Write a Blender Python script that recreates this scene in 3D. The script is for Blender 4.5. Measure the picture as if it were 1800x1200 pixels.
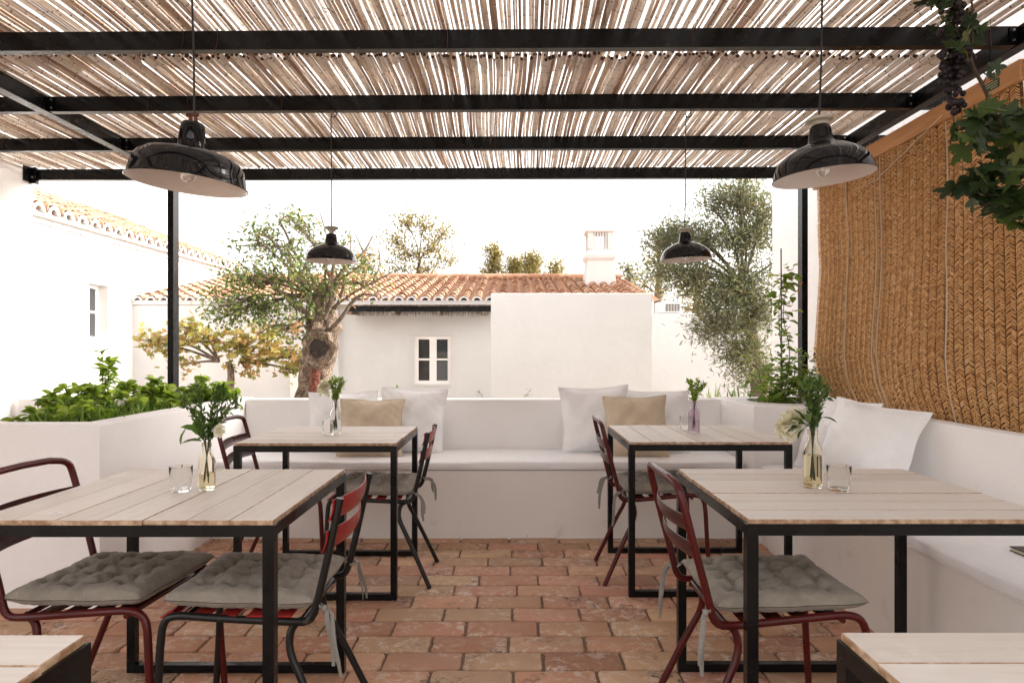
import bpy, math, random
import numpy as np
from mathutils import Vector, Matrix

for o in list(bpy.data.objects):
    bpy.data.objects.remove(o, do_unlink=True)
SC = bpy.context.scene
COL = SC.collection
R = math.radians

# ---------------------------------------------------------------- camera
cam_d = bpy.data.cameras.new('camera')
cam = bpy.data.objects.new('camera', cam_d)
COL.objects.link(cam)
cam_d.sensor_width = 36
cam_d.lens = 24
cam_d.clip_start = 0.05
cam_d.clip_end = 2000
cam_d.shift_y = 15 / 1800
CH = 1.19
cam.location = (0, 0, CH)
cam.rotation_euler = (R(90), 0, 0)
SC.camera = cam

# ---------------------------------------------------------------- sky, sun, exposure
SUN_EL, SUN_AZ = R(23), R(78)          # azimuth clockwise from +Y
w = bpy.data.worlds.new('World')
SC.world = w
w.use_nodes = True
nt = w.node_tree
nt.nodes.clear()
out = nt.nodes.new('ShaderNodeOutputWorld')
bg = nt.nodes.new('ShaderNodeBackground')
sky = nt.nodes.new('ShaderNodeTexSky')
sky.sky_type = 'NISHITA'
sky.sun_disc = False
sky.sun_elevation = SUN_EL
sky.sun_rotation = SUN_AZ
sky.air_density = 1.0
sky.dust_density = 4.0
sky.ozone_density = 1.0
hs = nt.nodes.new('ShaderNodeHueSaturation')
hs.inputs['Saturation'].default_value = 0.12
mx = nt.nodes.new('ShaderNodeMix')
mx.data_type = 'RGBA'
mx.blend_type = 'MULTIPLY'
mx.inputs[0].default_value = 1.0
mx.inputs[7].default_value = (1.0, 0.955, 0.925, 1)
nt.links.new(sky.outputs[0], hs.inputs['Color'])
nt.links.new(hs.outputs[0], mx.inputs[6])
nt.links.new(mx.outputs[2], bg.inputs[0])
bg.inputs[1].default_value = 0.13
nt.links.new(bg.outputs[0], out.inputs[0])

sun_d = bpy.data.lights.new('sun', 'SUN')
sun_d.energy = 0.5
sun_d.angle = R(11)
sun_d.color = (1.0, 0.90, 0.78)
sun = bpy.data.objects.new('sun', sun_d)
COL.objects.link(sun)
sdir = Vector((math.sin(SUN_AZ) * math.cos(SUN_EL), math.cos(SUN_AZ) * math.cos(SUN_EL), math.sin(SUN_EL)))
sun.rotation_euler = sdir.to_track_quat('Z', 'Y').to_euler()
sun.location = (6, 2, 9)

SC.view_settings.view_transform = 'Standard'
SC.view_settings.look = 'None'
SC.view_settings.gamma = 1
SC.view_settings.exposure = 2.55
SC.cycles.max_bounces = 10
SC.cycles.diffuse_bounces = 6
SC.cycles.transparent_max_bounces = 12

# ---------------------------------------------------------------- helpers
def P(x, y, d):
    """photo pixel (1800x1200) at depth d -> world point"""
    return Vector(((x - 900) / 1200 * d, d, CH - (y - 615) / 1200 * d))

def root_loc(p):
    l = Vector((0, 0, 0))
    while p is not None:
        l += p.location
        p = p.parent
    return l

def tag(o, label=None, cat=None, group=None, kind=None):
    if label: o['label'] = label
    if cat: o['category'] = cat
    if group: o['group'] = group
    if kind: o['kind'] = kind
    return o

def thing(name, label, cat, loc=(0, 0, 0), rz=0, group=None):
    o = bpy.data.objects.new(name, None)
    o.empty_display_size = 0.1
    COL.objects.link(o)
    o.location = loc
    o.rotation_euler = (0, 0, rz)
    return tag(o, label, cat, group)

class MB:
    def __init__(s):
        s.v = []; s.f = []; s.a = []; s.b = []; s.cur = 0.5; s.cb = 0.0
        s.big = []
    def vert(s, p, b=None):
        s.v.append((p[0], p[1], p[2])); s.a.append(s.cur); s.b.append(s.cb if b is None else b)
        return len(s.v) - 1
    def quad(s, *ps):
        i = [s.vert(p) for p in ps]; s.f.append(tuple(i))
    def box(s, x0, x1, y0, y1, z0, z1):
        n = len(s.v)
        for z in (z0, z1):
            for (x, y) in ((x0, y0), (x1, y0), (x1, y1), (x0, y1)):
                s.vert((x, y, z))
        for q in ((3, 2, 1, 0), (4, 5, 6, 7), (0, 1, 5, 4), (1, 2, 6, 5), (2, 3, 7, 6), (3, 0, 4, 7)):
            s.f.append(tuple(n + k for k in q))
    def bbox(s, x0, x1, y0, y1, z0, z1, c=0.002):
        """box with chamfered edges, as three nested rings"""
        n = len(s.v)
        rings = [(z0, c), (z0 + c, 0), (z1 - c, 0), (z1, c)]
        for z, k in rings:
            for (x, y) in ((x0 + k + 0, y0 + k), (x1 - k, y0 + k), (x1 - k, y1 - k), (x0 + k, y1 - k)):
                s.vert((x, y, z))
        for r in range(3):
            for k in range(4):
                a = n + r * 4 + k; b = n + r * 4 + (k + 1) % 4
                s.f.append((a, b, b + 4, a + 4))
        s.f.append((n + 3, n + 2, n + 1, n)); s.f.append((n + 12, n + 13, n + 14, n + 15))
    def bar(s, p0, p1, w, h, up=(0, 0, 1)):
        p0 = Vector(p0); p1 = Vector(p1); t = (p1 - p0).normalized(); up = Vector(up)
        sd = t.cross(up).normalized(); u = sd.cross(t).normalized()
        n = len(s.v)
        for p in (p0, p1):
            for (a, b) in ((-1, -1), (1, -1), (1, 1), (-1, 1)):
                s.vert(p + sd * a * w / 2 + u * b * h / 2)
        for q in ((0, 1, 2, 3), (7, 6, 5, 4), (1, 0, 4, 5), (2, 1, 5, 6), (3, 2, 6, 7), (0, 3, 7, 4)):
            s.f.append(tuple(n + k for k in q))
    def tube(s, pts, r, n=8, cap=True, bvals=None, flat=1.0):
        pts = [Vector(p) for p in pts]
        m = len(pts)
        rr = r if isinstance(r, (list, tuple)) else [r] * m
        ref = None; base = len(s.v)
        for i, p in enumerate(pts):
            t = (pts[min(i + 1, m - 1)] - pts[max(i - 1, 0)])
            if t.length < 1e-9: t = Vector((0, 0, 1))
            t.normalize()
            if ref is None:
                ref = Vector((0, 0, 1)) if abs(t.z) < 0.9 else Vector((1, 0, 0))
            ref = (ref - t * ref.dot(t))
            if ref.length < 1e-6: ref = Vector((0, 1, 0)) - t * t.y
            ref.normalize()
            q = t.cross(ref)
            for k in range(n):
                a = 2 * math.pi * k / n
                s.vert(p + ref * (math.cos(a) * rr[i]) + q * (math.sin(a) * rr[i] * flat), None if bvals is None else bvals[i])
        for i in range(m - 1):
            for k in range(n):
                a = base + i * n + k; b = base + i * n + (k + 1) % n
                s.f.append((a, b, b + n, a + n))
        if cap:
            s.f.append(tuple(base + k for k in reversed(range(n))))
            s.f.append(tuple(base + (m - 1) * n + k for k in range(n)))
    def lathe(s, prof, c=(0, 0, 0), n=32, M=None, capb=False, capt=False, wob=None):
        base = len(s.v)
        for (r, z) in prof:
            for k in range(n):
                a = 2 * math.pi * k / n
                rr = r if wob is None else r * wob(a, z)
                p = Vector((rr * math.cos(a), rr * math.sin(a), z))
                if M is not None: p = M @ p
                s.vert(p + Vector(c))
        for i in range(len(prof) - 1):
            for k in range(n):
                a = base + i * n + k; b = base + i * n + (k + 1) % n
                s.f.append((a, b, b + n, a + n))
        if capb: s.f.append(tuple(base + k for k in reversed(range(n))))
        if capt: s.f.append(tuple(base + (len(prof) - 1) * n + k for k in range(n)))
    def loft(s, rings, cap=True):
        base = len(s.v); n = len(rings[0])
        for rg in rings:
            for p in rg: s.vert(p)
        for i in range(len(rings) - 1):
            for k in range(n):
                a = base + i * n + k; b = base + i * n + (k + 1) % n
                s.f.append((a, b, b + n, a + n))
        if cap:
            s.f.append(tuple(base + k for k in reversed(range(n))))
            s.f.append(tuple(base + (len(rings) - 1) * n + k for k in range(n)))
    def grid(s, nu, nv, fn, closed=False):
        base = len(s.v)
        for j in range(nv + 1):
            for i in range(nu + 1):
                s.vert(fn(i / nu, j / nv))
        for j in range(nv):
            for i in range(nu):
                a = base + j * (nu + 1) + i
                s.f.append((a, a + 1, a + nu + 2, a + nu + 1))
    def ball(s, c, r, n=8, m=6, sc=(1, 1, 1)):
        prof = [(max(1e-4, math.sin(math.pi * j / m)) * r, -math.cos(math.pi * j / m) * r) for j in range(m + 1)]
        M = Matrix.Diagonal(Vector(sc))
        s.lathe(prof, c, n, M=M)
    def build(s, name, mat, parent=None, smooth=None, world=True, org=None):
        me = bpy.data.meshes.new(name)
        off = Vector((0, 0, 0))
        if world and parent is not None: off = root_loc(parent)
        if parent is None and org is not None: off = Vector(org)
        V = np.array(s.v, dtype=np.float64).reshape(-1, 3) - np.array(off)[None, :]
        me.from_pydata(V.tolist(), [], s.f)
        at = me.attributes.new('rnd', 'FLOAT', 'POINT'); at.data.foreach_set('value', np.array(s.a, dtype=np.float32))
        at = me.attributes.new('run', 'FLOAT', 'POINT'); at.data.foreach_set('value', np.array(s.b, dtype=np.float32))
        if smooth is not None:
            me.polygons.foreach_set('use_smooth', [True] * len(me.polygons))
            if smooth < 179:
                me.set_sharp_from_angle(angle=R(smooth))
        me.materials.append(mat)
        me.update()
        o = bpy.data.objects.new(name, me)
        COL.objects.link(o)
        if parent is not None: o.parent = parent
        elif org is not None: o.location = org
        return o

def np_mesh(name, V, F, A, mat, parent=None, org=None):
    """F: list of (n,k) int arrays of equal polygon size"""
    me = bpy.data.meshes.new(name)
    off = root_loc(parent) if parent is not None else Vector(org or (0, 0, 0))
    V = V - np.array(off)[None, :]
    loops = np.concatenate([f.ravel() for f in F])
    tot = np.concatenate([np.full(len(f), f.shape[1]) for f in F])
    start = np.concatenate([[0], np.cumsum(tot)[:-1]])
    me.vertices.add(len(V)); me.vertices.foreach_set('co', V.astype(np.float32).ravel())
    me.loops.add(len(loops)); me.loops.foreach_set('vertex_index', loops.astype(np.int32))
    me.polygons.add(len(tot)); me.polygons.foreach_set('loop_start', start.astype(np.int32))
    at = me.attributes.new('rnd', 'FLOAT', 'POINT'); at.data.foreach_set('value', A.astype(np.float32))
    me.materials.append(mat)
    me.update(calc_edges=True); me.validate()
    o = bpy.data.objects.new(name, me)
    COL.objects.link(o)
    if parent is not None: o.parent = parent
    elif org is not None: o.location = org
    return o

# leaf templates: x along the leaf, y across, z up
T_NARROW = (np.array([(0, 0, 0), (.45, .5, .06), (1, 0, -.05), (.45, -.5, .06)]), [np.array([(0, 1, 2)]), np.array([(0, 2, 3)])])
def _oval():
    v = [(0, 0, 0), (.5, 0, -.03), (1, 0, -.22)]
    up = [(.15, .3, .06), (.42, .5, .08), (.75, .34, -.02)]
    v += up + [(x, -y, z) for x, y, z in up]
    return np.array(v), [np.array([(0, 3, 4, 1), (1, 4, 5, 2), (0, 1, 7, 6), (1, 2, 8, 7)])]
T_OVAL = _oval()
def _lobed():
    v = [(.30, 0, .02)]
    n = 40
    for k in range(n):
        a = 2 * math.pi * k / n
        r = .44 + .13 * math.cos(5 * a) + .035 * math.cos(15 * a + .6) + (.03 if k % 2 else -.02)
        if abs(a - math.pi) < .35: r *= .45 + abs(a - math.pi)
        x, y = .42 + r * math.cos(a) * 1.05, r * math.sin(a) * 1.02
        v.append((x, y, -.32 * y * y - .22 * max(0, x - .5) ** 2 + .03 * math.cos(5 * a)))
    return np.array(v), [np.array([(0, 1 + k, 1 + (k + 1) % n) for k in range(n)])]
T_LOBED = _lobed()

def leaves(rng, pos, dirs, size, width, tmpl, sizevar=.3, roll=1.0):
    """pos (n,3), dirs (n,3) leaf direction"""
    V0, F0 = tmpl
    n = len(pos)
    d = dirs / np.maximum(1e-6, np.linalg.norm(dirs, axis=1))[:, None]
    up = np.array([[0, 0, 1.0]]) + rng.normal(0, roll * .6, (n, 3))
    sd = np.cross(up, d); sd /= np.maximum(1e-6, np.linalg.norm(sd, axis=1))[:, None]
    nz = np.cross(d, sd)
    L = size * (1 + rng.uniform(-sizevar, sizevar, n))
    V = pos[:, None, :] + L[:, None, None] * (V0[None, :, 0:1] * d[:, None, :] + width * V0[None, :, 1:2] * sd[:, None, :] + V0[None, :, 2:3] * nz[:, None, :])
    k = len(V0)
    F = []
    for f in F0:
        F.append((f[None, :, :] + (np.arange(n) * k)[:, None, None]).reshape(-1, f.shape[1]))
    A = np.repeat(rng.uniform(0, 1, n), k)
    return V.reshape(-1, 3), F, A

def merge(parts):
    Vs, Fs, As = [], {}, []
    o = 0
    for V, F, A in parts:
        for f in F: Fs.setdefault(f.shape[1], []).append(f + o)
        Vs.append(V); As.append(A); o += len(V)
    return np.concatenate(Vs), [np.concatenate(x) for x in Fs.values()], np.concatenate(As)

# ---------------------------------------------------------------- materials
class NT:
    def __init__(s, name):
        s.m = bpy.data.materials.new(name); s.m.use_nodes = True
        s.t = s.m.node_tree; s.bsdf = s.t.nodes['Principled BSDF']; s.out = s.t.nodes['Material Output']
    def n(s, typ, **kw):
        nd = s.t.nodes.new(typ)
        for k, v in kw.items(): setattr(nd, k, v)
        return nd
    def l(s, a, b): s.t.links.new(a, b)
    def co(s, scale=(1, 1, 1)):
        tc = s.n('ShaderNodeTexCoord'); mp = s.n('ShaderNodeMapping')
        mp.inputs['Scale'].default_value = scale
        s.l(tc.outputs['Object'], mp.inputs[0]); return mp.outputs[0]
    def noise(s, vec, scale, det=4, rough=.6, dist=0):
        nd = s.n('ShaderNodeTexNoise'); nd.inputs['Scale'].default_value = scale
        nd.inputs['Detail'].default_value = det; nd.inputs['Roughness'].default_value = rough; nd.inputs['Distortion'].default_value = dist
        if vec is not None: s.l(vec, nd.inputs['Vector'])
        return nd.outputs['Fac']
    def ramp(s, fac, stops):
        nd = s.n('ShaderNodeValToRGB'); e = nd.color_ramp.elements
        while len(e) < len(stops): e.new(.5)
        for el, (p, c) in zip(e, stops):
            el.position = p
            el.color = (c, c, c, 1) if isinstance(c, (int, float)) else (*c, 1)
        s.l(fac, nd.inputs[0]); return nd.outputs[0]
    def mix(s, fac, a, b, mode='MIX'):
        nd = s.n('ShaderNodeMix'); nd.data_type = 'RGBA'; nd.blend_type = mode
        for sock, val in ((nd.inputs[0], fac), (nd.inputs[6], a), (nd.inputs[7], b)):
            if isinstance(val, (int, float)): sock.default_value = val
            elif isinstance(val, tuple): sock.default_value = (*val, 1)
            else: s.l(val, sock)
        return nd.outputs[2]
    def math(s, op, a, b=None, c=None):
        nd = s.n('ShaderNodeMath'); nd.operation = op
        for i, val in enumerate((a, b, c)):
            if val is None: continue
            if isinstance(val, (int, float)): nd.inputs[i].default_value = val
            else: s.l(val, nd.inputs[i])
        return nd.outputs[0]
    def attr(s, name):
        nd = s.n('ShaderNodeAttribute'); nd.attribute_name = name; return nd.outputs['Fac']
    def bump(s, h, strength=.3, dist=.01, prev=None):
        nd = s.n('ShaderNodeBump'); nd.inputs['Strength'].default_value = strength; nd.inputs['Distance'].default_value = dist
        s.l(h, nd.inputs['Height'])
        if prev is not None: s.l(prev, nd.inputs['Normal'])
        s.l(nd.outputs[0], s.bsdf.inputs['Normal']); return nd.outputs[0]
    def set(s, color=None, rough=None, metal=None, spec=None, **kw):
        b = s.bsdf
        for key, val in (('Base Color', color), ('Roughness', rough), ('Metallic', metal), ('Specular IOR Level', spec)):
            if val is None: continue
            if isinstance(val, tuple): b.inputs[key].default_value = (*val, 1)
            elif isinstance(val, (int, float)): b.inputs[key].default_value = val
            else: s.l(val, b.inputs[key])
        for k, v in kw.items(): b.inputs[k.replace('_', ' ')].default_value = v
        return s.m

def plaster(name, col, stain=(.60, .50, .40), st=.25, bump=.25):
    t = NT(name); c = t.co()
    big = t.noise(c, 1.3, 5, .65)
    f = t.ramp(big, [(.35, 0.0), (.75, 1.0)])
    dark = tuple(x * .93 for x in col)
    a = t.mix(f, col, dark)
    sp = t.noise(c, 5.5, 8, .75, .4)
    sf = t.ramp(sp, [(.60, 0.0), (.74, st)])
    a = t.mix(sf, a, stain)
    ch = t.noise(c, 17, 3, .6, .2)
    a = t.mix(t.ramp(ch, [(.735, 0.0), (.755, st * 1.6)]), a, tuple(x * .6 for x in stain))
    fine = t.noise(c, 60, 4, .6); med = t.noise(c, 7, 4, .55)
    b1 = t.bump(med, bump, .02); t.bump(fine, bump * .7, .002, b1)
    return t.set(a, .85, spec=.25)
M_PLASTER = plaster('whitewash', (.84, .815, .80), st=.12)
M_PLASTER_SOIL = plaster('whitewash_scuffed', (.78, .735, .69), stain=(.50, .38, .28), st=.42)
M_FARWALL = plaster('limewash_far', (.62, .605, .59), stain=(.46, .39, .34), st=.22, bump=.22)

def metal_black():
    t = NT('black_paint'); c = t.co()
    n = t.noise(c, 30, 4, .6); s = t.noise(c, 6, 5, .6)
    col = t.ramp(s, [(.35, (.003, .003, .0035)), (.75, (.008, .008, .008))])
    t.bump(n, .06, .002)
    return t.set(col, t.ramp(s, [(.3, .20), (.7, .34)]), spec=.22)
M_BLACK = metal_black()
def metal_black_chair():
    t = NT('black_chair_paint'); c = t.co()
    s = t.noise(c, 25, 6, .7)
    col = t.ramp(s, [(.60, (.006, .006, .006)), (.74, (.07, .05, .04))])
    return t.set(col, .36, spec=.4)
M_BLKCHAIR = metal_black_chair()
def metal_red(name, a, b):
    t = NT(name); c = t.co()
    s = t.noise(c, 9, 6, .7); chip = t.noise(c, 70, 5, .7)
    col = t.mix(t.ramp(s, [(.35, 0.0), (.7, 1.0)]), a, b)
    col = t.mix(t.ramp(chip, [(.70, 0.0), (.76, .8)]), col, (.06, .04, .035))
    t.bump(chip, .05, .001)
    return t.set(col, t.ramp(s, [(.3, .24), (.7, .38)]), spec=.32)
M_RED = metal_red('oxblood_paint', (.085, .006, .005), (.038, .005, .005))
M_REDSLAT = metal_red('oxblood_slat_paint', (.065, .015, .013), (.038, .013, .012))
M_BRIGHTRED = metal_red('bright_red_paint', (.34, .022, .018), (.22, .02, .016))

def wood_top(axis, name):
    t = NT(name)
    sc = (1.5, 26, 26) if axis == 'x' else (26, 1.5, 26)
    tc = t.n('ShaderNodeTexCoord'); mp = t.n('ShaderNodeMapping'); mp.inputs['Scale'].default_value = sc
    add = t.n('ShaderNodeVectorMath'); add.operation = 'ADD'
    cmb = t.n('ShaderNodeCombineXYZ'); r = t.attr('rnd')
    m7 = t.math('MULTIPLY', r, 17.0)
    for k in range(3): t.l(m7, cmb.inputs[k])
    t.l(tc.outputs['Object'], add.inputs[0]); t.l(cmb.outputs[0], add.inputs[1]); t.l(add.outputs[0], mp.inputs[0])
    g = t.noise(mp.outputs[0], 2.2, 8, .65, 1.2)
    col = t.ramp(g, [(.28, (.60, .54, .48)), (.5, (.68, .63, .58)), (.72, (.72, .675, .63))])
    tint = t.ramp(r, [(0.0, (.90, .88, .86)), (.5, (1, .98, .96)), (1.0, (1.0, 1.0, 1.0))])
    col = t.mix(1.0, col, tint, 'MULTIPLY')
    blot = t.noise(t.co(), 6, 6, .7, .5)
    col = t.mix(t.ramp(blot, [(.56, 0.0), (.74, .55)]), col, (.78, .74, .70))
    col = t.mix(t.ramp(t.noise(t.co(), 14, 5, .75, .3), [(.66, 0.0), (.74, .40)]), col, (.36, .28, .21))
    geo = t.n('ShaderNodeNewGeometry'); sx = t.n('ShaderNodeSeparateXYZ'); t.l(geo.outputs['True Normal'], sx.inputs[0])
    side = t.math('LESS_THAN', sx.outputs[2], .8)
    raw = t.ramp(t.noise(t.co(), 40, 4), [(.4, (.27, .15, .08)), (.62, (.50, .36, .24))])
    col = t.mix(side, col, raw)
    t.bump(g, .22, .0015)
    return t.set(col, .55, spec=.35)
M_WOODX = wood_top('x', 'whitewashed_boards_across')
M_WOODY = wood_top('y', 'whitewashed_boards_deep')

def fabric(name, a, b, scale=350, rough=.95, wr=.3, wscale=7, sheen=.15):
    t = NT(name); c = t.co()
    n = t.noise(c, 12, 5, .6); f = t.noise(c, scale, 2, .6)
    col = t.mix(t.ramp(n, [(.35, 0.0), (.7, 1.0)]), a, b)
    col = t.mix(t.ramp(f, [(.4, .0), (.6, .28)]), col, tuple(x * .7 for x in a))
    cr = t.noise(c, wscale, 5, .55, .8)
    b1 = t.bump(cr, wr, .03); t.bump(f, .25, .001, b1)
    t.bsdf.inputs['Sheen Weight'].default_value = sheen
    return t.set(col, rough, spec=.1)
M_GREY = fabric('grey_linen', (.225, .197, .16), (.33, .29, .24), wr=.35, wscale=16)
M_TIE = fabric('grey_tie_linen', (.23, .215, .19), (.27, .255, .23), wr=.2, wscale=30)
M_WHITEF = fabric('white_cotton', (.86, .855, .86), (.90, .89, .895), wr=.35, wscale=6)
M_MATTRESS = fabric('white_mattress_cotton', (.85, .84, .845), (.89, .88, .88), wr=.5, wscale=3.5)
M_BEIGE = fabric('beige_linen', (.58, .475, .355), (.66, .55, .42), wr=.35, wscale=9)

def brick_mat():
    t = NT('terracotta_brick'); c = t.co(); r = t.attr('rnd')
    hue = t.ramp(r, [(0, (.36, .155, .10)), (.18, (.46, .22, .14)), (.38, (.51, .285, .17)), (.52, (.49, .205, .15)), (.7, (.42, .28, .18)), (.86, (.53, .34, .21)), (1, (.36, .155, .105))])
    off = t.n('ShaderNodeVectorMath'); off.operation = 'ADD'
    cmb = t.n('ShaderNodeCombineXYZ'); m7 = t.math('MULTIPLY', r, 31.0)
    for k in range(3): t.l(m7, cmb.inputs[k])
    t.l(c, off.inputs[0]); t.l(cmb.outputs[0], off.inputs[1]); v = off.outputs[0]
    vb = t.ramp(t.math('FRACT', t.math('MULTIPLY', r, 13.7)), [(0, .74), (.5, 1.0), (1, 1.28)])
    hue = t.mix(1.0, hue, vb, 'MULTIPLY')
    n1 = t.noise(v, 9, 6, .65, .3)
    col = t.mix(t.ramp(n1, [(.32, .0), (.68, .6)]), hue, (.46, .28, .165))
    n2 = t.noise(v, 24, 7, .75, .6)
    patch = t.noise(v, 3.2, 3, .5)
    wf = t.math('MULTIPLY', t.ramp(n2, [(.49, 0.0), (.60, .85)]), t.ramp(patch, [(.40, 0.0), (.60, 1.0)]))
    col = t.mix(wf, col, (.64, .54, .45))
    n3 = t.noise(v, 42, 8, .8, .7)
    p3 = t.noise(v, 2.6, 3, .5, .2)
    p3b = t.noise(v, 11, 4, .6, .2)
    df = t.math('MULTIPLY', t.ramp(n3, [(.48, 0.0), (.56, .9)]), t.ramp(p3, [(.56, 0.0), (.62, 1.0)]))
    df = t.math('MULTIPLY', df, t.ramp(p3b, [(.48, 0.0), (.56, 1.0)]))
    col = t.mix(df, col, (.055, .048, .042))
    n4 = t.noise(c, 150, 3, .6)
    col = t.mix(t.ramp(n4, [(.3, .22), (.55, 0.0)]), col, (.22, .12, .08))
    b1 = t.bump(n1, .5, .012); t.bump(n2, .4, .004, b1)
    return t.set(col, .72, spec=.3)
M_BRICK = brick_mat()
t = NT('mortar'); n = t.noise(t.co(), 90, 5, .7)
t.bump(n, .7, .004); M_MORTAR = t.set(t.ramp(n, [(.3, (.11, .068, .045)), (.7, (.24, .16, .11))]), .95)

def reed_mat():
    t = NT('dry_cane'); r = t.attr('rnd'); run = t.attr('run'); c = t.co()
    base = t.ramp(r, [(0, (.42, .28, .20)), (.12, (.64, .53, .44)), (.35, (.84, .78, .72)), (.6, (.76, .68, .60)), (.8, (.88, .84, .79)), (.93, (.64, .52, .42)), (1, (.38, .24, .16))])
    mp = t.n('ShaderNodeMapping'); mp.inputs['Scale'].default_value = (60, 5, 60)
    tc = t.n('ShaderNodeTexCoord'); t.l(tc.outputs['Object'], mp.inputs[0])
    st = t.noise(mp.outputs[0], 1.0, 6, .7, .6)
    col = t.mix(t.ramp(st, [(.52, 0.0), (.74, .6)]), base, (.34, .19, .11))
    fr = t.math('FRACT', t.math('MULTIPLY', run, 5.2))
    ring = t.math('LESS_THAN', fr, .035)
    pr = t.math('LESS_THAN', fr, .10)
    col = t.mix(t.math('MULTIPLY', pr, .35), col, (.88, .80, .70))
    col = t.mix(t.math('MULTIPLY', ring, .85), col, (.13, .07, .045))
    t.bump(st, .3, .002)
    t.set(col, .55, spec=.35)
    tr = t.n('ShaderNodeBsdfTranslucent'); t.l(col, tr.inputs[0])
    ms = t.n('ShaderNodeMixShader'); ms.inputs[0].default_value = .30
    t.l(t.bsdf.outputs[0], ms.inputs[1]); t.l(tr.outputs[0], ms.inputs[2]); t.l(ms.outputs[0], t.out.inputs[0])
    return t.m
M_REED = reed_mat()
t = NT('cut_cane_end'); M_REEDEND = t.set((.055, .022, .012), .9)

def straw():
    t = NT('esparto_straw'); r = t.attr('rnd'); c = t.co((8, 8, 8))
    col = t.ramp(r, [(0, (.50, .255, .09)), (.3, (.66, .355, .135)), (.7, (.74, .43, .18)), (1, (.84, .56, .29))])
    big = t.noise(t.co(), 1.6, 4, .6)
    col = t.mix(t.ramp(big, [(.35, 0.0), (.7, .35)]), col, (.46, .24, .09))
    t.set(col, .6, spec=.3)
    tr = t.n('ShaderNodeBsdfTranslucent'); t.l(col, tr.inputs[0])
    ms = t.n('ShaderNodeMixShader'); ms.inputs[0].default_value = .15
    t.l(t.bsdf.outputs[0], ms.inputs[1]); t.l(tr.outputs[0], ms.inputs[2]); t.l(ms.outputs[0], t.out.inputs[0])
    return t.m
M_STRAW = straw()
t = NT('plait_groove_shade'); M_STRAWSHADE = t.set((.15, .07, .03), .95)  # dark colour stands in for shade in the grooves between plaits
t = NT('batten_pine'); g = t.noise(t.co((30, 2, 30)), 1.5, 6, .6, 1)
t.bump(g, .2, .002); M_BATTEN = t.set(t.ramp(g, [(.3, (.40, .175, .06)), (.7, (.56, .29, .12))]), .5)
t = NT('cream_cord'); M_CORD = t.set((.58, .47, .35), .9)
t = NT('black_cable'); M_CABLE = t.set((.015, .015, .015), .6)

def enamel(name, col, rough):
    t = NT(name); c = t.co(); s = t.noise(c, 22, 6, .7)
    cc = t.mix(t.ramp(s, [(.66, 0.0), (.74, .4)]), col, (.16, .08, .05))
    t.bump(t.noise(c, 14, 3, .5), .12, .004)
    return t.set(cc, rough, spec=.4)
M_ENAMEL = enamel('black_enamel', (.004, .004, .005), .07)
M_ENAMELW = enamel('white_enamel', (.72, .66, .62), .28)
t = NT('rusty_iron'); n = t.noise(t.co(), 60, 5, .7)
M_RUST = t.set(t.ramp(n, [(.35, (.05, .015, .010)), (.7, (.16, .05, .025))]), .8)
t = NT('ceramic_ring'); M_CERAM = t.set((.42, .38, .31), .45)
def glass(name, col, rough=.0, ior=1.2):
    t = NT(name); t.bsdf.inputs['Transmission Weight'].default_value = 1.0; t.bsdf.inputs['IOR'].default_value = ior
    return t.set(col, rough)
M_GLASS = glass('clear_glass', (.98, .985, .985), 0, 1.17)
M_GLASSY = glass('amber_tinted_glass', (.985, .955, .86))
M_GLASSP = glass('mauve_tinted_glass', (.86, .76, .84))
M_WATER = glass('vase_water', (.975, .93, .77), 0, 1.12)
M_WATERC = glass('clear_vase_water', (.98, .975, .93), 0, 1.12)
t = NT('silvered_bulb'); t.bsdf.inputs['Transmission Weight'].default_value = .55; t.bsdf.inputs['IOR'].default_value = 1.6; M_BULB = t.set((.95, .94, .92), .05, .35)
t = NT('window_glass'); M_PANE = t.set((.03, .033, .035), .04, spec=.8)
t = NT('white_joinery'); M_JOIN = t.set((.80, .77, .74), .45)
t = NT('soil'); n = t.noise(t.co(), 40, 6, .7); t.bump(n, 1, .02)
M_SOIL = t.set(t.ramp(n, [(.3, (.025, .017, .011)), (.7, (.08, .055, .036))]), .95)
t = NT('bolt_steel'); M_BOLT = t.set((.55, .53, .5), .35, .9)

def leafmat(name, stops, trans=.4, rough=.5):
    t = NT(name); r = t.attr('rnd')
    col = t.ramp(r, stops)
    t.set(col, rough, spec=.35)
    tr = t.n('ShaderNodeBsdfTranslucent')
    t.l(t.mix(1.0, col, (1.0, 1.0, .55), 'MULTIPLY'), tr.inputs[0])
    ms = t.n('ShaderNodeMixShader'); ms.inputs[0].default_value = trans
    t.l(t.bsdf.outputs[0], ms.inputs[1]); t.l(tr.outputs[0], ms.inputs[2]); t.l(ms.outputs[0], t.out.inputs[0])
    return t.m
M_LCAROB = leafmat('carob_leaf', [(0, (.065, .11, .035)), (.4, (.12, .18, .055)), (.7, (.20, .26, .085)), (.92, (.32, .31, .12)), (1, (.34, .19, .09))], .4)
M_LREDDISH = leafmat('russet_leaf', [(0, (.22, .20, .07)), (.5, (.34, .22, .10)), (1, (.45, .13, .08))])
M_LVINE = leafmat('autumn_vine_leaf', [(0, (.17, .20, .05)), (.35, (.32, .29, .08)), (.7, (.45, .32, .11)), (1, (.38, .20, .08))], .4)
M_LOLIVE = leafmat('grey_green_leaf', [(0, (.085, .10, .055)), (.5, (.165, .18, .11)), (.85, (.26, .27, .17)), (1, (.36, .25, .16))], .35)
M_LGOLD = leafmat('golden_far_leaf', [(0, (.15, .14, .055)), (.5, (.25, .21, .085)), (1, (.36, .26, .10))], .4)
M_LBASIL = leafmat('basil_leaf', [(0, (.11, .19, .02)), (.5, (.24, .36, .05)), (1, (.42, .52, .10))], .5)
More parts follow.
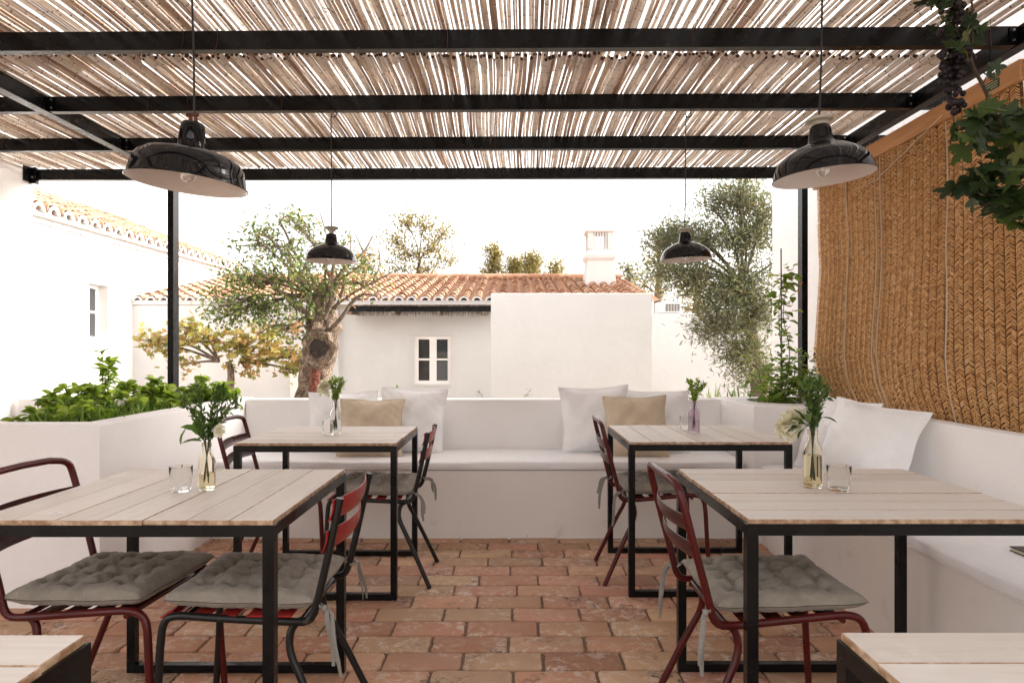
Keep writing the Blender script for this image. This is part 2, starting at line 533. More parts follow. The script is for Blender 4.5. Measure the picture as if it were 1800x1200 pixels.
M_LGRASS = leafmat('chive_blade', [(0, (.10, .20, .03)), (.6, (.20, .34, .06)), (1, (.38, .42, .16))], .45)
M_LCLIMB = leafmat('climber_leaf', [(0, (.11, .19, .035)), (.5, (.22, .34, .07)), (1, (.44, .52, .14))], .5)
M_LDARK = leafmat('bouquet_leaf', [(0, (.04, .08, .018)), (.5, (.085, .155, .035)), (1, (.17, .26, .055))], .4)
M_LBRIGHT = leafmat('broad_bouquet_leaf', [(0, (.08, .17, .03)), (1, (.16, .28, .05))], .35)
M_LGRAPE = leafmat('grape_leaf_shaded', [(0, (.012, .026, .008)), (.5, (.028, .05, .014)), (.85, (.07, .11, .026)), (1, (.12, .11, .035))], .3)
M_PETAL = leafmat('white_petal', [(0, (.78, .74, .62)), (1, (.88, .86, .80))], .3)
M_PINK = leafmat('dusty_petal', [(0, (.55, .30, .16)), (1, (.62, .42, .25))], .3)
M_PURPLE = leafmat('dark_red_petal', [(0, (.16, .012, .03)), (1, (.26, .03, .06))], .3)
def bark(name, a, b, sc=14):
    t = NT(name); c = t.co((1, 1, .45)); n = t.noise(c, sc, 8, .75, 1.2)
    v = t.n('ShaderNodeTexVoronoi'); v.feature = 'DISTANCE_TO_EDGE'; v.inputs['Scale'].default_value = sc * 2.2
    wv = t.n('ShaderNodeMixRGB'); wv.inputs[0].default_value = .22; t.l(c, wv.inputs[1]); 
    nz = t.n('ShaderNodeTexNoise'); nz.inputs['Scale'].default_value = sc * .8; t.l(c, nz.inputs['Vector']); t.l(nz.outputs['Color'], wv.inputs[2])
    t.l(wv.outputs[0], v.inputs['Vector'])
    crack = t.ramp(v.outputs['Distance'], [(0.0, .35), (.10, 1.0)])
    h = t.math('MULTIPLY', n, crack)
    b1 = t.bump(h, 1.0, .05)
    col = t.ramp(n, [(.36, a), (.58, b)])
    col = t.mix(crack, tuple(x * .35 for x in a), col)
    return t.set(col, .9)
M_BARK = bark('carob_bark', (.085, .05, .03), (.42, .31, .225))
M_BARK_PALE = bark('pale_branch_bark', (.17, .115, .08), (.38, .29, .22), 20)
M_BARK_RED = bark('stripped_red_wood', (.13, .035, .02), (.27, .085, .05), 10)
M_BARK_DARK = bark('charred_cut_wood', (.02, .015, .012), (.10, .07, .055), 24)
M_STEM = bark('green_stem', (.07, .10, .03), (.16, .19, .07), 30)
M_TWIG = bark('brown_twig', (.12, .07, .045), (.27, .17, .11), 40)
t = NT('grape_skin'); n = t.noise(t.co(), 60, 3)
M_GRAPE = t.set(t.ramp(n, [(.35, (.005, .003, .004)), (.7, (.018, .008, .011))]), .5, spec=.25)
def tilemat():
    t = NT('clay_roof_tile'); r = t.attr('rnd'); c = t.co()
    col = t.ramp(r, [(0, (.28, .125, .07)), (.3, (.40, .21, .12)), (.6, (.48, .28, .17)), (.85, (.53, .35, .23)), (1, (.33, .15, .085))])
    n = t.noise(c, 11, 6, .7)
    col = t.mix(t.ramp(n, [(.5, 0.0), (.72, .5)]), col, (.62, .50, .38))
    t.bump(n, .3, .01)
    return t.set(col, .85)
M_TILE = tilemat()
t = NT('ground_gravel'); n = t.noise(t.co(), 3, 8, .7)
M_GROUND = t.set(t.ramp(n, [(.3, (.30, .24, .18)), (.7, (.42, .35, .28))]), .95)
t = NT('label_green'); M_LABEL = t.set((.015, .05, .02), .5)
t = NT('label_print'); M_PRINT = t.set((.55, .55, .35), .5)
t = NT('ac_shell'); M_AC = t.set((.72, .70, .66), .5)
t = NT('cover_dark'); M_COVER = t.set((.03, .025, .022), .5)
t = NT('paper'); M_PAPER = t.set((.62, .54, .42), .8)

# ================================================================= SETTING
mb = MB(); mb.quad((-400, -400, -.06), (400, -400, -.06), (400, 900, -.06), (-400, 900, -.06))
tag(mb.build('ground', M_GROUND), kind='structure')

# terrace floor: bricks laid one by one in a running bond
rnd = random.Random(4)
ROW, BW = .1533, .3085
mb = MB()
d0 = 4.229
rows = [d0 + ROW * k for k in range(-29, 2)]
for k, y0 in enumerate(rows):
    off = (-.0076 if (k % 2 == (len(rows) - 1 - 2 - 9) % 2) else .1465) + rnd.uniform(-.02, .02)
    # align the row spanning 2.694-2.846 with the photograph
    x = off - BW * 15
    while x < 1.7:
        bw = BW + rnd.uniform(-.006, .006)
        j = .0038 + rnd.uniform(-.001, .0015)
        xa, xb = x + j, x + bw - j
        ya, yb = y0 + j * .9 + rnd.uniform(-.002, .002), y0 + ROW - j * .9 + rnd.uniform(-.002, .002)
        x += bw
        if xb < -4.3: continue
        mb.cur = rnd.random()
        zt = rnd.uniform(-.0015, .0015)
        cr = rnd.uniform(.012, .028)
        ring = []
        cs = [(xb, yb, 0), (xa, yb, 1), (xa, ya, 2), (xb, ya, 3)]
        for (cx, cy, q) in cs:
            crr = cr * rnd.uniform(.5, 1.3)
            sx = -1 if q in (0, 3) else 1; sy = -1 if q in (0, 1) else 1
            for a in (0, 30, 60, 90):
                an = R(a + 90 * q)
                ring.append((cx + sx * crr + math.cos(an) * crr, cy + sy * crr + math.sin(an) * crr))
            nx, ny, _ = cs[(q + 1) % 4]
            for f in (.25, .5, .75):
                px, py = cx + (nx - cx) * f, cy + (ny - cy) * f
                e = rnd.uniform(-.0022, .0036)
                if q in (0, 2): py += e if q == 2 else -e
                else: px += e if q == 1 else -e
                ring.append((px, py))
        mx_, my_ = (xa + xb) / 2, (ya + yb) / 2
        tilt = (rnd.uniform(-.012, .012), rnd.uniform(-.015, .015))
        def rg(s_, z): return [(mx_ + (px - mx_) * s_[0], my_ + (py - my_) * s_[1], z + zt + (px - mx_) * tilt[0] + (py - my_) * tilt[1]) for px, py in ring]
        base = len(mb.v); n = len(ring)
        for rr in (rg((1, 1), -.02), rg((1, 1), -.0065), rg((.988, .976), -.0015), rg((.966, .94), 0)):
            for p in rr: mb.vert(p)
        for i in range(3):
            for q in range(n):
                a = base + i * n + q; b = base + i * n + (q + 1) % n
                mb.f.append((a, b, b + n, a + n))
        mb.f.append(tuple(base + 3 * n + q for q in range(n)))
tag(mb.build('terrace_floor', M_BRICK, smooth=35), kind='structure')
mb = MB(); mb.quad((-4.5, -.6, -.009), (1.9, -.6, -.009), (1.9, 4.6, -.009), (-4.5, 4.6, -.009))
tag(mb.build('floor_joints', M_MORTAR), kind='structure')

def rbox(mb, x0, x1, y0, y1, z0, z1, r=.012):
    """masonry block with softened upper edges"""
    n = len(mb.v)
    prof = [(z0, 0), (z1 - r, 0), (z1 - r * .3, r * .3), (z1, r)]
    for z, k in prof:
        for (x, y) in ((x0 + k, y0 + k), (x1 - k, y0 + k), (x1 - k, y1 - k), (x0 + k, y1 - k)):
            mb.vert((x, y, z))
    for rr in range(3):
        for k in range(4):
            a = n + rr * 4 + k; b = n + rr * 4 + (k + 1) % 4
            mb.f.append((a, b, b + 4, a + 4))
    mb.f.append(tuple(n + 12 + k for k in range(4)))

ZT = .845   # top of the low walls
BX0, BX1 = -1.90, 1.485
# back bench
t0 = thing('built_in_bench', 'long whitewashed masonry bench along the back of the terrace, between the two planters', 'bench', (0, 4.32, 0))
mb = MB(); rbox(mb, BX0, 1.53, 4.32, 4.868, -.02, .43); mb.build('seat_base', M_PLASTER_SOIL, t0, smooth=30)
mb = MB(); rbox(mb, BX0 + .002, BX1 + .02, 4.87, 5.05, -.02, ZT - .008, .008); mb.build('back_wall', M_PLASTER, t0, smooth=30)
# right bench
t1 = thing('built_in_bench', 'whitewashed masonry bench running along the right side under the woven blind', 'bench', (1.53, 2.5, 0))
mb = MB(); rbox(mb, 1.532, 2.036, .2, 4.197, -.02, .43); mb.build('seat_base', M_PLASTER_SOIL, t1, smooth=30)
mb = MB(); rbox(mb, 2.038, 2.125, .2, 4.197, -.02, ZT, .006); mb.build('back_wall', M_PLASTER, t1, smooth=30)
# left planter
t2 = thing('herb_planter', 'large whitewashed masonry planter on the left filled with bright green herbs', 'planter', (-2.7, 3.15, 0))
mb = MB()
rbox(mb, -3.56, -1.90, 3.145, 3.30, -.02, ZT)
rbox(mb, -2.05, -1.9025, 3.302, 5.05, -.02, ZT - .001)
rbox(mb, -3.56, -2.052, 4.92, 5.048, -.02, ZT - .004)
mb.build('planter_wall', M_PLASTER, t2, smooth=30)
mb = MB(); rs = random.Random(5)
mb.grid(30, 30, lambda u, v: (-3.56 + u * 1.51, 3.29 + v * 1.64, .67 + rs.uniform(-.012, .012)))
mb.build('soil', M_SOIL, t2)
# right planter (the corner box with the round hollow)
t3 = thing('corner_planter', 'square whitewashed corner planter with a round hollow holding the climbing plant', 'planter', (1.75, 4.5, 0))
mb = MB()
px0, px1, py0, py1 = 1.487, 2.125, 4.20, 5.05
cx, cy, cr = 1.85, 4.66, .235
outer = []; inner = []
N = 40
for k in range(N):
    a = 2 * math.pi * k / N
    dx, dy = math.cos(a), math.sin(a)
    tt = min(((px1 - cx) if dx > 0 else (px0 - cx)) / dx if abs(dx) > 1e-6 else 9, ((py1 - cy) if dy > 0 else (py0 - cy)) / dy if abs(dy) > 1e-6 else 9)
    outer.append((cx + dx * tt, cy + dy * tt)); inner.append((cx + dx * cr, cy + dy * cr * 1.15))
for (qx, qy) in ((px0, py0), (px1, py0), (px1, py1), (px0, py1)):
    b = min(range(N), key=lambda k: (outer[k][0] - qx) ** 2 + (outer[k][1] - qy) ** 2); outer[b] = (qx, qy)
rings = [[(x, y, -.02) for x, y in outer], [(x, y, ZT - .006) for x, y in outer],
         [(cx + (x - cx) * .99, cy + (y - cy) * .99, ZT) for x, y in outer], [(x, y, ZT) for x, y in inner], [(x, y, ZT - .09) for x, y in inner]]
mb.loft(rings, cap=False)
mb.build('planter_wall', M_PLASTER, t3, smooth=30)
mb = MB(); rs = random.Random(6)
mb.grid(14, 14, lambda u, v: (cx + (u - .5) * .52, cy + (v - .5) * .58, ZT - .07 + rs.uniform(-.008, .008)))
mb.build('soil', M_SOIL, t3)

# side walls of the terrace
mb = MB(); rbox(mb, -3.9, -3.60, 1.2, 5.12, -.02, 2.545, .02)
tag(mb.build('side_wall', M_PLASTER, org=(-3.7, 5, 0), smooth=30), 'plain white side wall at the far left edge, carrying the end of the black roof beam', 'wall')
mb = MB(); mb.box(2.46, 7.5, -1.0, 6.45, -.02, 3.02)
tag(mb.build('house_wall', M_PLASTER, org=(2.5, 6, 0)), 'tall plain white house wall on the right behind the black post and the woven blind', 'wall')

# ================================================================= PERGOLA
pg = thing('pergola', 'black steel pergola frame of square beams and slim posts over the terrace', 'pergola', (-.2, 5.06, 0))
SK = -.0125
BEAMS = [.68, 1.41, 2.14, 2.875, 3.61, 4.32, 5.06]
ZB0, ZB1 = 2.46, 2.54
def yb(d, x): return d + SK * x
for i, d in enumerate(BEAMS):
    mb = MB()
    xl = -3.59; xr = 2.105
    if i == 6: xl, xr = -3.56, 2.193
    mb.bar((xl, yb(d, xl) + .02, 2.50), (xr, yb(d, xr) + .02, 2.50), .04, .08)
    mb.build('cross_beam', M_BLACK, pg)
    if i in (3, 4, 5):
        mb = MB(); mb.bar((2.165, yb(d, 2.2) + .02, 2.50), (2.455, yb(d, 2.455) + .02, 2.50), .04, .078)
        mb.build('beam_stub', M_BLACK, pg)
for (xa, xb) in ((-2.53, -2.472), (2.108, 2.162)):
    mb = MB(); mb.box(xa, xb, .5, 5.06 if xa < 0 else 5.02, 2.457, 2.537)
    # cross beams run through the left side beam: raise it 3 mm proud below
    mb.build('side_beam', M_BLACK, pg)
for (xa, xb, zb) in ((-2.56, -2.517, .78), (2.15, 2.193, .78)):
    mb = MB(); mb.box(xa, xb, 5.073 if xa < 0 else 5.06, 5.158 if xa < 0 else 5.135, -.02 if xa > 0 else .7, 2.459)
    mb.build('post', M_BLACK, pg)
for i in (3, 4, 5):
    for (xs, sg) in ((-2.468, 1), (2.104, -1)):
        y = yb(BEAMS[i], xs) - .003
        mb = MB(); mb.box(min(xs, xs + sg * .03), max(xs, xs + sg * .03), y - .0035, y, 2.463, 2.537)
        br = mb.build('bracket', M_BLACK, pg)
        for z in (2.478, 2.52):
            mb = MB(); mb.tube([(xs + sg * .016, y - .003, z), (xs + sg * .016, y - .010, z)], .0045, 6)
            mb.build('bolt', M_BOLT, br)
mb = MB(); mb.box(-3.598, -3.545, 5.085, 5.105, 2.43, 2.55); mb.box(-3.598, -3.59, 5.02, 5.18, 2.44, 2.55)
br = mb.build('bracket', M_BLACK, pg)
mb = MB(); mb.tube([(-3.572, 5.086, 2.475), (-3.572, 5.078, 2.475)], .008, 6); mb.build('bolt', M_BOLT, br)

# reed mats
def reeds(name, label, y0, y1, z, seed, ragged, x0=-4.1, x1=2.10, endtube=False, ends=False, pitch=.0207):
    rs = random.Random(seed)
    mb = MB(); me = MB()
    x = x0
    wav = [rs.uniform(0, 6.28) for _ in range(6)]
    while x < x1:
        r = rs.choice([.005, .0062, .0072, .0082, .0092, .0105]) * rs.uniform(.9, 1.1)
        gap = rs.random()
        mb.cur = rs.random()
        ya = y0 + rs.uniform(-ragged[0], ragged[0]); ye = y1 + rs.uniform(-ragged[1], ragged[1])
        if rs.random() < .03: ye -= rs.uniform(.05, .2)
        n = max(4, int((ye - ya) / .28))
        sk = rs.gauss(0, .0035) ; b1 = rs.gauss(0, .0028); ph = rs.uniform(0, 6.28)
        zz = z + r + rs.uniform(0, .006) + (.008 if rs.random() < .25 else 0)
        pts = []; rr = []; bv = []
        ov = rs.random() * 3
        for k in range(n + 1):
            f = k / n; yy = ya + (ye - ya) * f
            sw = .012 * math.sin(yy * 1.7 + wav[0] + x * .9) + .008 * math.sin(yy * 3.1 + wav[1] + x * 2.3)
            pts.append((x + sw + sk * (f - .5) * 2 + b1 * math.sin(f * 5 + ph), yy, zz + .004 * math.sin(f * 7 + ph) + .006 * math.sin(x * 4 + wav[2])))
            rr.append(r * (1.08 - .20 * f)); bv.append(yy + ov)
        mb.tube(pts, rr, 6, cap=True, bvals=bv)
        if ends:
            p = Vector(pts[0]); me.tube([p + Vector((0, -.0015, 0)), p + Vector((0, .004, 0))], r * .95, 8)
        x += r * 2 * .95 + (abs(rs.gauss(0, .0019)) + .0003) + (rs.uniform(.003, .008) if rs.random() < .035 else 0)
    # second sparse layer, thinner canes and leaf scraps lying on top
    for k in range(int((x1 - x0) / .075)):
        r = rs.uniform(.003, .006); mb.cur = rs.random(); xx = rs.uniform(x0, x1); ya = rs.uniform(y0, y1 - .8); L = rs.uniform(.6, 1.6)
        sk = rs.uniform(-.06, .06); pts = [(xx + sk * f, min(ya + L * f, y1), z + .026 + .004 * math.sin(f * 4)) for f in (0, .33, .66, 1)]
        mb.tube(pts, r, 5, bvals=[p[1] + xx for p in pts])
    root = thing(name, label, 'reed mat', ((x0 + x1) / 2, (y0 + y1) / 2, z))
    mb.build('canes', M_REED, root, smooth=50)
    if ends: tag(me.build('cane_ends', M_REEDEND, root), kind='stuff')
    # binding wires and loose husks hanging under the mat
    wm = MB()
    for k in range(60):
        xx = rs.uniform(x0 + .5, x1); yy = rs.uniform(max(y0, 1.8), y1 - .02); wm.cur = rs.random()
        L = rs.uniform(.02, .07); a = rs.uniform(0, 6.28)
        wm.tube([(xx, yy, z + .004), (xx + math.cos(a) * L * .4, yy + math.sin(a) * L * .4, z - .004), (xx + math.cos(a) * L, yy + math.sin(a) * L, z - rs.uniform(.005, .03))], [.0012, .0016, .0006], 4)
    tag(wm.build('loose_husks', M_REED, root), kind='stuff')
    return root
reeds('reed_mat', 'nearer split-cane roof mat, lying over the two foremost visible beams', 0.45, 3.30, 2.560, 11, (.05, .08))
reeds('reed_mat', 'farther split-cane roof mat with a row of dark cut cane ends, reaching the last beam', 3.165, 5.12, 2.541, 12, (.025, .05), ends=True)
# wire ties round the beams and straw scraps caught on them
rs = random.Random(8)
for i, d in ((4, BEAMS[3]), (5, BEAMS[4]), (6, BEAMS[5]), (7, BEAMS[6])):
    for k in range(5):
        x = rs.uniform(-2.2, 2.0); y = yb(d, x) - .003
        mb = MB(); mb.tube([(x, y, 2.57), (x + rs.uniform(-.004, .004), y - .002, 2.50), (x + rs.uniform(-.01, .01), y - .001, 2.45)], .0011, 4); mb.build('wire_tie', M_RUST, pg)
rs = random.Random(31)
for (px, py, i) in ((330, 248, 6), (795, 172, 5), (725, 305, 7), (1123, 246, 6), (1040, 303, 7), (865, 235, 6)):
    d = BEAMS[i - 1] - .012; mb = MB(); p = P(px, py, d); p.z = 2.545; mb.cur = .7
    L = rs.uniform(.035, .07); a = rs.uniform(-.02, .02)
    mb.tube([p, p + Vector((a * .4, -.006, -L * .5)), p + Vector((a, -.004, -L))], [.0028, .0022, .0008], 4, flat=.4)
    mb.tube([p, p + Vector((-a, -.006, -L * .3)), p + Vector((-a * 1.6, -.002, -L * .55))], [.002, .0015, .0006], 4, flat=.4)
    tag(mb.build('straw_scrap', M_REED, org=p), {5: 'pale dry husk hanging in front of the second visible roof beam, near its middle', 6: 'pale dry husk dangling over the third visible roof beam', 7: 'pale dry husk dangling over the farthest roof beam'}[i], 'straw', 'dry husks caught on the roof beams')

# ================================================================= LAMPS
def lamp(label, d, X, zr, dia, prof, tilt, rz, ztop, ring, hook, cordx=0, stem=False, bulbz=.026):
    root = thing('pendant_lamp', label, 'pendant lamp', (X, d, zr))
    M = Matrix.Rotation(rz, 3, 'Z') @ Matrix.Rotation(tilt, 3, 'Y')
    c = Vector((X, d, zr))
    mb = MB(); mb.lathe([(r * dia, z * dia) for r, z in prof], c, 56, M=M)
    mb.lathe([(r * dia, z * dia) for r, z in ((.5, 0), (.506, .004), (.504, .012), (.495, .012))], c, 56, M=M)
    sh = mb.build('shade', M_ENAMEL, root, smooth=50)
    mb = MB(); k = [(r * .985 * dia, (z - .008) * dia) for r, z in prof if r > .13]; k[0] = (.498 * dia, .001 * dia)
    k.append((.05 * dia, k[-1][1])); mb.lathe(k, c, 56, M=M)
    mb.build('lining', M_ENAMELW, sh, smooth=50)
    top = prof[-1][1] * dia
    if ring:
        zz = top
        mb = MB()
        if stem:
            mb.lathe([(.05 * dia, zz - .02 * dia), (.045 * dia, zz + .07 * dia)], c, 16, M=M); zz += .06 * dia
        mb.lathe([(0.03 * dia, zz - .01 * dia), (.075 * dia, zz), (.09 * dia, zz + .03 * dia), (.135 * dia, zz + .045 * dia), (.14 * dia, zz + .065 * dia), (.12 * dia, zz + .08 * dia), (.02 * dia, zz + .085 * dia)], c, 32, M=M)
        mb.build('ceramic_cap', M_CERAM, root, smooth=40); top = zz + .08 * dia
    else:
        mb = MB()
        a = c + M @ Vector((0, 0, top - .01))
        for s_ in (-1, 1):
            mb.bar(a + Vector((s_ * .012, 0, 0)), a + Vector((s_ * .006, 0, .032)), .010, .006, up=(0, 1, 0))
        mb.tube([a + Vector((-.014, 0, .034)), a + Vector((.014, 0, .034))], .006, 8)
        mb.ball(a + Vector((-.015, -.002, .034)), .007); mb.ball(a + Vector((.013, -.002, .034)), .007)
        mb.build('shackle', M_RUST, root, smooth=40); top += .03
    a = c + M @ Vector((0, 0, top))
    e = Vector((X + cordx, d, ztop))
    mb = MB(); mb.tube([a, a.lerp(e, .3) + Vector((.002, 0, 0)), a.lerp(e, .7), e], .0035 if not hook else .0032, 6)
    mb.build('cord', M_CABLE, root)
    if hook:
        mb = MB(); hc = e + Vector((.014, 0, .010))
        mb.tube([hc + Vector((-.014, 0, .004))] + [hc + Vector((math.cos(R(q)) * .014, 0, math.sin(R(q)) * .014)) for q in range(180, 390, 25)] + [hc + Vector((.010, 0, .022)), hc + Vector((.004, 0, .045))], .0028, 6)
        mb.build('hook', M_BLACK, root)
    # bulb and socket
    b = c + M @ Vector((0, 0, bulbz)); bz = bulbz + .13 * dia
    mb = MB(); mb.tube([c + M @ Vector((0, 0, bz + .16 * dia)), c + M @ Vector((0, 0, bz - .03 * dia))], .042 * dia, 12)
    mb.build('socket', M_CERAM, root)
    mb = MB(); br = .078 * dia
    mb.lathe([(.001, -br), (br * .5, -br * .87), (br * .87, -br * .5), (br, 0), (br * .87, br * .5), (br * .6, br * .95), (br * .45, br * 1.3)], b, 20, M=M)
    bu = mb.build('bulb', M_BULB, root, smooth=60)
    mb = MB(); mb.tube([b + Vector((-br * .4, 0, br * .2)), b + Vector((-br * .2, 0, -br * .3)), b + Vector((br * .2, 0, -br * .1)), b + Vector((br * .4, 0, br * .3))], br * .06, 5)
    mb.build('filament', M_BOLT, bu)
    return root
PA = [(.5, 0), (.492, .04), (.478, .09), (.452, .145), (.412, .195), (.35, .240), (.27, .285), (.19, .315), (.14, .332), (.132, .345), (.124, .36), (.118, .40), (.105, .47), (.10, .50), (.08, .515)]
PB = [(.5, 0), (.488, .025), (.474, .09), (.456, .155), (.425, .20), (.36, .238), (.26, .262), (.17, .272), (.120, .278), (.114, .29), (.11, .36), (.103, .45), (.098, .485), (.085, .50), (.01, .505)]
PB = [(r, z * 1.09) for r, z in PB]
PA = [(r, z * 1.05) for r, z in PA]
lamp('big flat black enamel pendant lamp with a tall neck and rusty shackle, hanging front left', 2.13, -1.012, 1.706, .352, PB, R(5.3), 0, 2.46, False, False, .010, bulbz=.034)
lamp('front right black enamel pendant lamp with a pale ceramic cap, hanging before the woven blind', 2.13, .972, 1.728, .300, PA, R(-4.2), 0, 2.46, True, False, 0)
lamp('small black enamel pendant lamp hanging over the back left table, before the pruned tree', 3.63, -.962, 1.660, .270, PA, R(.8), 0, 2.43, True, True, 0, stem=True)
lamp('small black enamel pendant lamp hanging over the back right table, before the grey-green tree', 3.63, .925, 1.668, .270, PA, R(-2.2), 0, 2.43, True, True, 0)

# ================================================================= TABLES
ZTOP = .747
def table(label, x0, x1, y0, y1, axis, seed):
    rs = random.Random(seed)
    root = thing('bistro_table', label, 'table', ((x0 + x1) / 2, (y0 + y1) / 2, 0), group='whitewashed board tables on black frames')
    tw = .03; zf = ZTOP - .012
    mb = MB(); mb.box(x0 + tw, x1 - tw, y0, y0 + tw, zf - tw, zf); mb.box(x0 + tw, x1 - tw, y1 - tw, y1, zf - tw, zf)
    mb.box(x0, x0 + tw, y0 + tw, y1 - tw, zf - tw, zf); mb.box(x1 - tw, x1, y0 + tw, y1 - tw, zf - tw, zf)
    mb.build('top_frame', M_BLACK, root)
    for yy in (y0, y1 - tw):
        for xx in (x0, x1 - tw):
            mb = MB(); mb.bbox(xx, xx + tw, yy, yy + tw, 0, zf, .0015); mb.build('leg', M_BLACK, root)
        mb = MB(); mb.box(x0 + tw, x1 - tw, yy + .0005, yy + tw - .0005, .0005, tw); mb.build('floor_bar', M_BLACK, root)
    ins = .004
    mb = MB()
    n = 7
    if axis == 'x':
        bw = (y1 - y0 - 2 * ins) / n
        for k in range(n):
            mb.cur = rs.random(); a = y0 + ins + bw * k
            g = .0009
            mb.bbox(x0 + ins + rs.uniform(-.002, .002), x1 - ins + rs.uniform(-.002, .002), a + g / 2, a + bw - g / 2, zf - .002, ZTOP + rs.uniform(-.0008, .0008), .0016)
    else:
        bw = (x1 - x0 - 2 * ins) / n
        for k in range(n):
            mb.cur = rs.random(); a = x0 + ins + bw * k
            g = .0009
            mb.bbox(a + g / 2, a + bw - g / 2, y0 + ins + rs.uniform(-.002, .002), y1 - ins + rs.uniform(-.002, .002), zf - .002, ZTOP + rs.uniform(-.0008, .0008), .0016)
    mb.build('tabletop', M_WOODX if axis == 'x' else M_WOODY, root)
    return root
table('front left table with boards running away from the camera and a sprig bouquet on it', -1.42, -.618, 1.772, 2.545, 'y', 1)
table('front right table with boards running crosswise, beside the right bench and carrying a peony bouquet', .615, 1.46, 1.785, 2.553, 'x', 2)
table('back left table with crosswise boards, standing before the beige cushion on the left', -1.325, -.548, 3.245, 3.97, 'x', 3)
table('back right table with lengthwise boards and a mauve bottle vase on it', .563, 1.350, 3.285, 4.03, 'y', 4)
table('table cut off by the bottom left corner of the picture', -1.45, -.657, .33, 1.066, 'x', 5)
table('table cut off by the bottom right corner of the picture', .512, 1.33, .33, 1.077, 'x', 6)

mb = MB(); rs = random.Random(77)
for cx_, cy_, r_ in ((-1.245, 1.84, .014), (-1.225, 1.852, .010), (-1.208, 1.845, .007), (-1.262, 1.836, .006)):
    n_ = 12; ids = [mb.vert((cx_ + math.cos(2 * math.pi * k / n_) * r_ * rs.uniform(.6, 1.5), cy_ + math.sin(2 * math.pi * k / n_) * r_ * .7 * rs.uniform(.6, 1.3), ZTOP + .0022 + r_ * .01)) for k in range(n_)]
    mb.f.append(tuple(ids))
tb = [o for o in bpy.data.objects if o.get('category') == 'table'][0]
t = NT('chalky_mark'); mb.build('paint_mark', t.set((.82, .80, .77), .8), tb)
# ================================================================= CHAIRS (local: +x is the front)
def smooth_path(pts, it=2):
    pts = [Vector(p) for p in pts]
    for _ in range(it):
        q = [pts[0]]
        for a, b in zip(pts[:-1], pts[1:]):
            q += [a.lerp(b, .25), a.lerp(b, .75)]
        q.append(pts[-1]); pts = q
    return pts
TR = .0112
def chair_common(root, frame_mat, black):
    W = .195
    hw = .19 if not black else .178
    if not black:
        side = lambda s: [(.228, s * (W + .003), .36), (.222, s * W, .43), (.19, s * W, .458), (.10, s * W, .452), (-.14, s * W, .428), (-.20, s * W, .430), (-.215, s * W, .50), (-.25, s * W, .63), (-.285, s * W * 1.0, .765), (-.295, s * W * .93, .812), (-.305, s * W * .55, .824)]
        a = smooth_path(side(1)); b = smooth_path(side(-1))
        mb = MB(); mb.tube(smooth_path([a[0]] + a[1:-1] + [a[-1], Vector((-.310, 0, .826)), b[-1]] + b[-2:0:-1] + [b[0]], 0), TR, 10)
        mb.build('frame', frame_mat, root, smooth=60, world=False)
    else:
        for s in (1, -1):
            mb = MB()
            mb.tube(smooth_path([(.228, s * (W + .003), .36), (.222, s * W, .43), (.19, s * W, .448), (.10, s * W, .440), (-.14, s * W, .428), (-.195, s * W, .428), (-.215, s * W, .50), (-.245, s * W, .63), (-.275, s * W, .775)]), TR, 10)
            mb.build('side_frame', frame_mat, root, smooth=60, world=False)
    for s in (1, -1):
        mb = MB(); mb.tube([(.228, s * (W + .003), .361), (.236, s * (W + .006), .2), (.25, s * (W + .012), .0)], [TR, TR, TR * .95], 10)
        mb.build('leg', frame_mat, root, smooth=60, world=False)
        mb = MB(); mb.tube(smooth_path([(-.165, s * .165, .425), (-.128, s * .165, .405), (-.122, s * .172, .34), (-.165, s * .185, .26), (-.285, s * .212, 0)]), TR, 10)
        mb.build('leg', frame_mat, root, smooth=60, world=False)
    mb = MB(); mb.tube([(-.160, -.165, .425), (-.160, .165, .425)], .008, 8); mb.build('cross_bar', frame_mat, root, smooth=60, world=False)
    mb = MB(); mb.tube([(.16, -W, .44), (.16, W, .44)], .008, 8); mb.build('cross_bar', frame_mat, root, smooth=60, world=False)
def slat(mb, zc, h, x0, W, bow, lean, th=.003, n=14, ext=0):
    def fn(side):
        return lambda u, v: (x0 - lean * (v - .5) * h - bow * (1 - (2 * u - 1) ** 2) + side * th + .006 * (1 - (2 * v - 1) ** 2) * (-1), (2 * u - 1) * (W + ext), zc + (v - .5) * h)
    mb.grid(n, 5, fn(0)); mb.grid(n, 5, fn(1))
    # rims
    for v in (0, 1):
        mb.grid(n, 1, lambda u, w_: tuple(Vector(fn(0)(u, v)).lerp(Vector(fn(1)(u, v)), w_)))
    for u_ in (0, 1):
        mb.grid(1, 5, lambda w_, v: tuple(Vector(fn(0)(u_, v)).lerp(Vector(fn(1)(u_, v)), w_)))
def red_chair(label, loc, rz, group='red hoop-backed metal chairs'):
    root = thing('metal_chair', label, 'chair', (0, 0, 0), group=group)
    chair_common(root, M_RED, False)
    for zc, x in ((.705, -.262), (.628, -.243)):
        mb = MB(); slat(mb, zc, .046, x, .188, .030, .22); mb.build('back_slat', M_REDSLAT, root, smooth=40, world=False)
    for k in range(4):
        xx = -.12 + .075 * k; mb = MB()
        mb.bbox(xx, xx + .05, -.19, .19, .430 + .004 * k, .434 + .004 * k, .001); mb.build('seat_slat', M_RED, root, world=False)
    return root
